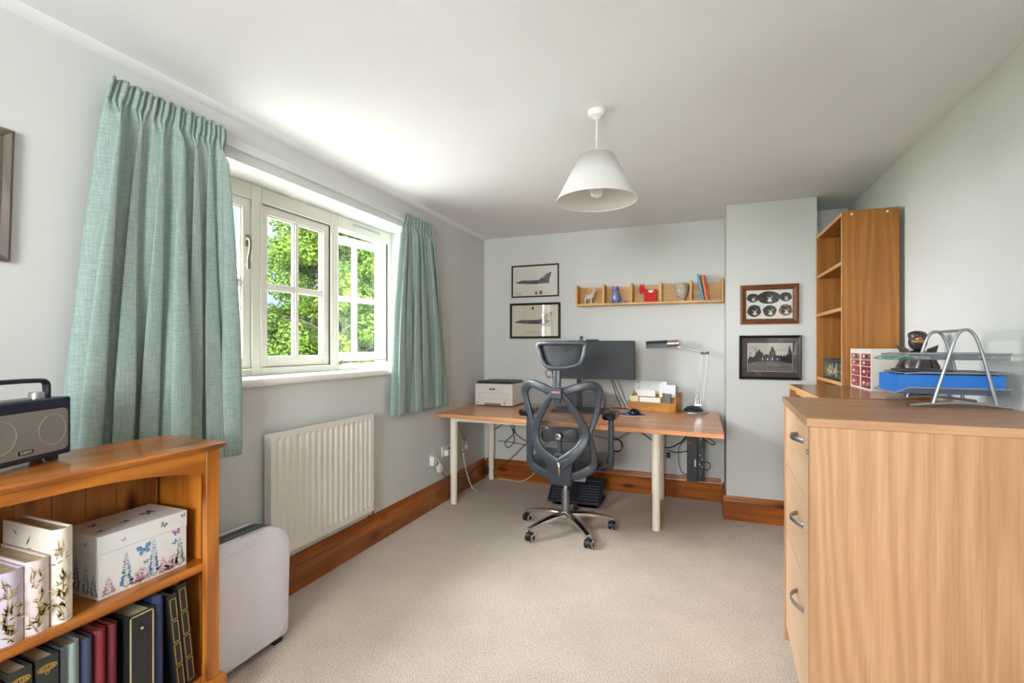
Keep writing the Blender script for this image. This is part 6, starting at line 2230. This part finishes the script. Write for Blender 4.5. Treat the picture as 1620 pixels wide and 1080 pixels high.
MB().box(TX0 - 0.0012, TX0 - 0.0001, TY1 - 0.020, TY1 - 0.0005, 0, TH).build('edge_strip', oez, sp)
b = MB()
for z in [0.60 + k * 0.032 for k in range(42)]:
    for xx in (TX0 + 0.05, TX1 - 0.06):
        b.lathe([(0.0025, 0), (0.0025, -0.0006)], (xx, TY1 - 0.0201, z), 8, 'y')
hh = b.build('peg_hole', plain('hole_dark', S(64, 36, 14), 0.8), sp)
hh['kind'] = 'stuff'
MB().box(TX1 - 0.006, TX1 - 0.001, TY0 + 0.0205, TY1 - 0.0205, 0.07, TH - 0.001).build('back_panel', oz, tb)
for z in (TH - 0.022, 1.722, 1.464, 1.040, 0.70, 0.36, 0.065):
    q = MB().box(TX0 + 0.003, TX1 - 0.0065, TY0 + 0.0205, TY1 - 0.0205, z - 0.0, z + 0.020).build('shelf' if z < 1.99 else 'top', ox, tb)
    MB().box(TX0 + 0.0012, TX0 + 0.0028, TY0 + 0.0205, TY1 - 0.0205, z, z + 0.020).build('edge_strip', oey, q)
MB().box(TX0 + 0.03, TX0 + 0.045, TY0 + 0.0205, TY1 - 0.0205, 0, 0.064).build('plinth', ox, tb)
# contents
m = glass('drinking_glass', (0.93, 0.94, 0.94), 2.0, 0.05)
b = MB().lathe([(0.0, 1.7435), (0.026, 1.7435), (0.030, 1.752), (0.034, 1.84), (0.032, 1.84), (0.028, 1.756), (0.0, 1.754)], (0.800, 3.335, 0), 28, cap=False)
tag(b.build('tumbler', m), 'clear glass tumbler on the second shelf of the tall bookcase', 'glass')
tin = thing('tin_box', 'dark green tin with gold floral decoration on a shelf of the tall bookcase', 'tin', (0.82, 3.50, 1.061))
TG = plain('tin_green', S(52, 66, 62), 0.35, 0.2)
TGD = plain('tin_gold', S(170, 156, 108), 0.5, 0.2, vary=0.3, vscale=90)
TGP = plain('tin_pale', S(206, 200, 170), 0.5)
b = MB().box(0.760, 0.930, 3.350, 3.800, 1.0605, 1.168)
b.build('body', TG, tin, bevel=0.004)
b = MB().box(0.757, 0.933, 3.347, 3.803, 1.1685, 1.184)
b.build('lid', plain('tin_lid', S(44, 50, 48), 0.35, 0.3), tin, bevel=0.003)
b = MB()
rg = random.Random(9)
for k in range(90):
    cy_, cz_ = rg.gauss(3.56, 0.085), rg.gauss(1.113, 0.020)
    cy_ = min(max(cy_, 3.37), 3.78)
    cz_ = min(max(cz_, 1.075), 1.155)
    s = rg.uniform(0.005, 0.012)
    b.poly([(0.7592 - 0.0002 * k / 70, cy_ + s * math.cos(a) * (1 + 0.3 * math.cos(5 * a)), cz_ + s * math.sin(a) * (1 + 0.3 * math.cos(5 * a))) for a in [2 * PI * j / 10 for j in range(10)]], rg.choice([0, 0, 1]))
b.build('floral_print', [TGD, TGP], tin)

# ------------------------------------------------------------------ two small parts organisers
M_case = plain('organiser_case', S(212, 206, 198), 0.5)
M_rim = plain('organiser_rim', S(226, 214, 208), 0.5)


def organiser(label, y0, y1, tint, seed):
    rg = random.Random(seed)
    root = thing('parts_organiser', label, 'organiser', (0.85, (y0 + y1) / 2, SCH + 0.001), 'small parts organisers on the oak cabinet')
    X0, X1, Z0, Z1 = 0.765, 0.945, SCH + 0.0008, SCH + 0.205
    b = MB().box(X0 + 0.004, X1, y0, y1, Z0, Z1)
    b.build('case', M_case, root)
    b = MB()
    t = 0.004
    b.box(X0 - 0.002, X0 + 0.0035, y0, y0 + t, Z0, Z1).box(X0 - 0.002, X0 + 0.0035, y1 - t, y1, Z0, Z1).box(X0 - 0.002, X0 + 0.0035, y0 + t, y1 - t, Z0, Z0 + t).box(X0 - 0.002, X0 + 0.0035, y0 + t, y1 - t, Z1 - t, Z1)
    b.build('rim', M_rim, root)
    hs = (0.050, 0.050, 0.030, 0.030)
    z = Z0 + 0.008
    m1 = plain('drawer_tint_%s' % tint, S(150, 50, 34) if tint == 'amber' else S(128, 26, 38), 0.2)
    for k, h_ in enumerate((0.058, 0.052, 0.033, 0.033)):
        d = MB().box(X0, X0 + 0.003, y0 + 0.006, y1 - 0.006, z, z + h_ - 0.004).build('drawer', m1, root)
        b = MB()
        yc_ = (y0 + y1) / 2 + 0.02
        b.ball((X0 - 0.003, yc_, z + h_ * 0.45), (0.004, 0.016, 0.009), 12, 8, 0)
        b.build('drawer_pull', plain('pull_clear', S(196, 186, 186), 0.15), d)
        b = MB()
        for q in range(3):
            yy = y0 + 0.018 + rg.uniform(0, 0.05)
            zz = z + rg.uniform(0.004, h_ * 0.5)
            b.box(X0 - 0.0008, X0 - 0.0001, yy, yy + rg.uniform(0.012, 0.045), zz, zz + rg.uniform(0.004, 0.012), q % 3)
        b.build('contents', [plain('parts_violet', S(120, 100, 140), 0.5), plain('parts_grey', S(150, 142, 146), 0.4), plain('parts_dark', S(70, 52, 62), 0.5)], d)
        z += h_
    return root


organiser('red fronted small parts organiser nearer the viewer on the oak cabinet', 2.835, 3.006, 'crimson', 1)
organiser('orange red small parts organiser next to the tall bookcase', 3.008, 3.180, 'amber', 2)

# ------------------------------------------------------------------ bronze statuette
x, y, z = 0.900, 2.700, SCH + 0.0012
stt = thing('bronze_statuette', 'dark bronze figure in a high-collared coat standing on the oak cabinet', 'statuette', (x, y, z))
BR = plain('bronze_dark', S(74, 66, 64), 0.35, 0.55, vary=0.35, vscale=45)
fuse([('b', ((x, y, z + 0.110), (0.055, 0.042, 0.075))), ('b', ((x, y, z + 0.060), (0.058, 0.045, 0.060))), ('b', ((x, y, z + 0.165), (0.050, 0.036, 0.035))),
      ('t', ([(x - 0.03, y, z + 0.04), (x - 0.032, y, z + 0.001)], [0.018, 0.020])), ('t', ([(x + 0.03, y, z + 0.04), (x + 0.032, y, z + 0.001)], [0.018, 0.020])),
      ('t', ([(x - 0.045, y, z + 0.170), (x - 0.068, y - 0.004, z + 0.120), (x - 0.050, y - 0.030, z + 0.085)], [0.018, 0.016, 0.013])),
      ('t', ([(x + 0.045, y, z + 0.170), (x + 0.068, y - 0.004, z + 0.120), (x + 0.052, y - 0.030, z + 0.085)], [0.018, 0.016, 0.013]))],
     'coat', BR, stt, 0.004)
b = MB()
for sg in (-1, 1):
    b.add([(x + sg * 0.012, y - 0.034, z + 0.150), (x + sg * 0.040, y - 0.020, z + 0.205), (x + sg * 0.078, y + 0.002, z + 0.222), (x + sg * 0.060, y - 0.020, z + 0.180),
           (x + sg * 0.012, y - 0.028, z + 0.150), (x + sg * 0.040, y + 0.010, z + 0.205), (x + sg * 0.076, y + 0.012, z + 0.220), (x + sg * 0.060, y - 0.010, z + 0.178)],
          [(0, 1, 2, 3), (4, 7, 6, 5), (0, 4, 5, 1), (1, 5, 6, 2), (2, 6, 7, 3), (3, 7, 4, 0)])
b.build('collar', BR, stt)
b = MB().ball((x, y - 0.005, z + 0.236), (0.035, 0.036, 0.040)).ball((x, y, z + 0.266), (0.036, 0.034, 0.020))
hd_ = b.build('head', BR, stt, remesh=0.004)
b = MB().ball((x - 0.008, y - 0.036, z + 0.236), (0.022, 0.014, 0.010)).ball((x - 0.006, y - 0.036, z + 0.248), (0.014, 0.008, 0.010))
b.build('face', plain('bronze_gold', S(176, 134, 84), 0.3, 0.8), hd_)

# ------------------------------------------------------------------ letter tray stand
ZT = FH + 0.001
lt = thing('letter_tray', 'silver wire framed desk tray with three mesh tiers on the beech filing cabinet', 'letter tray', (0.85, 2.32, ZT))
for yy in (2.165, 2.400):
    b = MB()
    foot = [(0.700, yy, ZT + 0.006), (0.765, yy, ZT + 0.013), (0.830, yy, ZT + 0.018), (0.900, yy, ZT + 0.017), (0.985, yy, ZT + 0.006)]
    b.tube(smooth_path(foot, 5), 0.005, seg=10)
    b.build('foot_bar', M_silver, lt)
    b = MB()
    ap = [(0.768, yy, ZT + 0.014), (0.785, yy, ZT + 0.080), (0.812, yy, ZT + 0.180), (0.828, yy, ZT + 0.238), (0.842, yy, ZT + 0.266), (0.856, yy, ZT + 0.274), (0.872, yy, ZT + 0.270), (0.888, yy, ZT + 0.246), (0.906, yy, ZT + 0.185), (0.928, yy, ZT + 0.085), (0.944, yy, ZT + 0.014)]
    b.tube(smooth_path(ap, 5), 0.0055, seg=12)
    b.build('arch_tube', M_silver, lt)
b = MB().tube([(0.852, 2.162, ZT + 0.272), (0.852, 2.404, ZT + 0.272)], 0.005, seg=12)
b.build('top_bar', M_silver, lt)
m, nt, p, out = new_mat('tray_mesh')
p.inputs['Base Color'].default_value = (*S(120, 124, 130), 1)
p.inputs['Metallic'].default_value = 0.6
p.inputs['Roughness'].default_value = 0.4
t = N(nt, 'ShaderNodeTexCoord')
nm_ = N(nt, 'ShaderNodeTexNoise', inp={'Scale': 900.0, 'Detail': 1.0})
L(nt, t.outputs['Object'], nm_.inputs['Vector'])
gt = ramp(nt, [(0.42, (0.12, 0.12, 0.12)), (0.62, (0.60, 0.60, 0.60))], nm_.outputs['Fac'])
tr = N(nt, 'ShaderNodeBsdfTransparent')
mx = N(nt, 'ShaderNodeMixShader')
L(nt, gt.outputs[0], mx.inputs[0])
L(nt, p.outputs[0], mx.inputs[1])
L(nt, tr.outputs[0], mx.inputs[2])
L(nt, mx.outputs[0], out.inputs[0])
M_tmesh = m
for zt_, x0, x1 in ((ZT + 0.046, 0.655, 0.985), (ZT + 0.118, 0.690, 0.985), (ZT + 0.168, 0.655, 0.985)):
    b = MB().box(x0 + 0.02, x1, 2.175, 2.390, zt_, zt_ + 0.0012)
    if zt_ != ZT + 0.118:
        b.add([(x0 + 0.02, 2.175, zt_ + 0.022), (x1, 2.175, zt_ + 0.022), (x1, 2.178, zt_), (x0 + 0.045, 2.178, zt_)], [(0, 1, 2, 3)])
        b.add([(x0 + 0.02, 2.390, zt_ + 0.022), (x1, 2.390, zt_ + 0.022), (x1, 2.388, zt_), (x0 + 0.045, 2.388, zt_)], [(0, 1, 2, 3)])
    q = b.build('tray', M_tmesh, lt)
    b = MB()
    zr = zt_ + (0.022 if zt_ != ZT + 0.118 else 0.004)
    for yy in (2.172, 2.392):
        b.tube([(x0 + 0.045, yy, zr), (x1, yy, zr)], 0.0035, seg=8)
        b.tube([(x0 + 0.045, yy, zr), (x0, yy, zt_ + 0.001)], 0.003, seg=8)
    b.tube([(x0, 2.172, zt_ + 0.001), (x0, 2.392, zt_ + 0.001)], 0.003, seg=8)
    b.tube([(x1, 2.172, zr), (x1, 2.392, zr)], 0.003, seg=8)
    b.build('tray_rim', M_silver, q)
BLU = plain('box_blue', S(28, 110, 196), 0.55, vary=0.06, vscale=40)
bb = thing('blue_box', 'shallow bright blue box lying in the lowest tier of the letter tray', 'box', (0.80, 2.28, ZT + 0.05))
b = MB().box(0.668, 0.975, 2.185, 2.188, ZT + 0.0485, ZT + 0.114).box(0.668, 0.975, 2.377, 2.380, ZT + 0.0485, ZT + 0.114).box(0.668, 0.671, 2.188, 2.377, ZT + 0.0485, ZT + 0.114).box(0.972, 0.975, 2.188, 2.377, ZT + 0.0485, ZT + 0.114).box(0.671, 0.972, 2.188, 2.377, ZT + 0.0485, ZT + 0.051)
b.build('carton', BLU, bb)
b = MB().box(0.672, 0.860, 2.190, 2.375, ZT + 0.100, ZT + 0.103)
b.build('navy_insert', plain('insert_navy', S(22, 34, 74), 0.5), bb)
b = MB().box(0.700, 0.840, 2.20, 2.36, ZT + 0.124, ZT + 0.131)
tag(b.build('folder', M_dgrey, bevel=0.002), 'thin dark grey folder lying on the middle tier of the letter tray', 'folder')
b = MB().box(0.672, 0.730, 2.22, 2.37, ZT + 0.170, ZT + 0.178)
tag(b.build('green_folder', plain('folder_green', S(20, 150, 110), 0.5)), 'bright green folder in the top tier of the letter tray', 'folder')
b = MB().box(0.735, 0.775, 2.21, 2.36, ZT + 0.170, ZT + 0.180)
tag(b.build('white_card', M_paper), 'white card beside the green folder in the top tier of the letter tray', 'card')
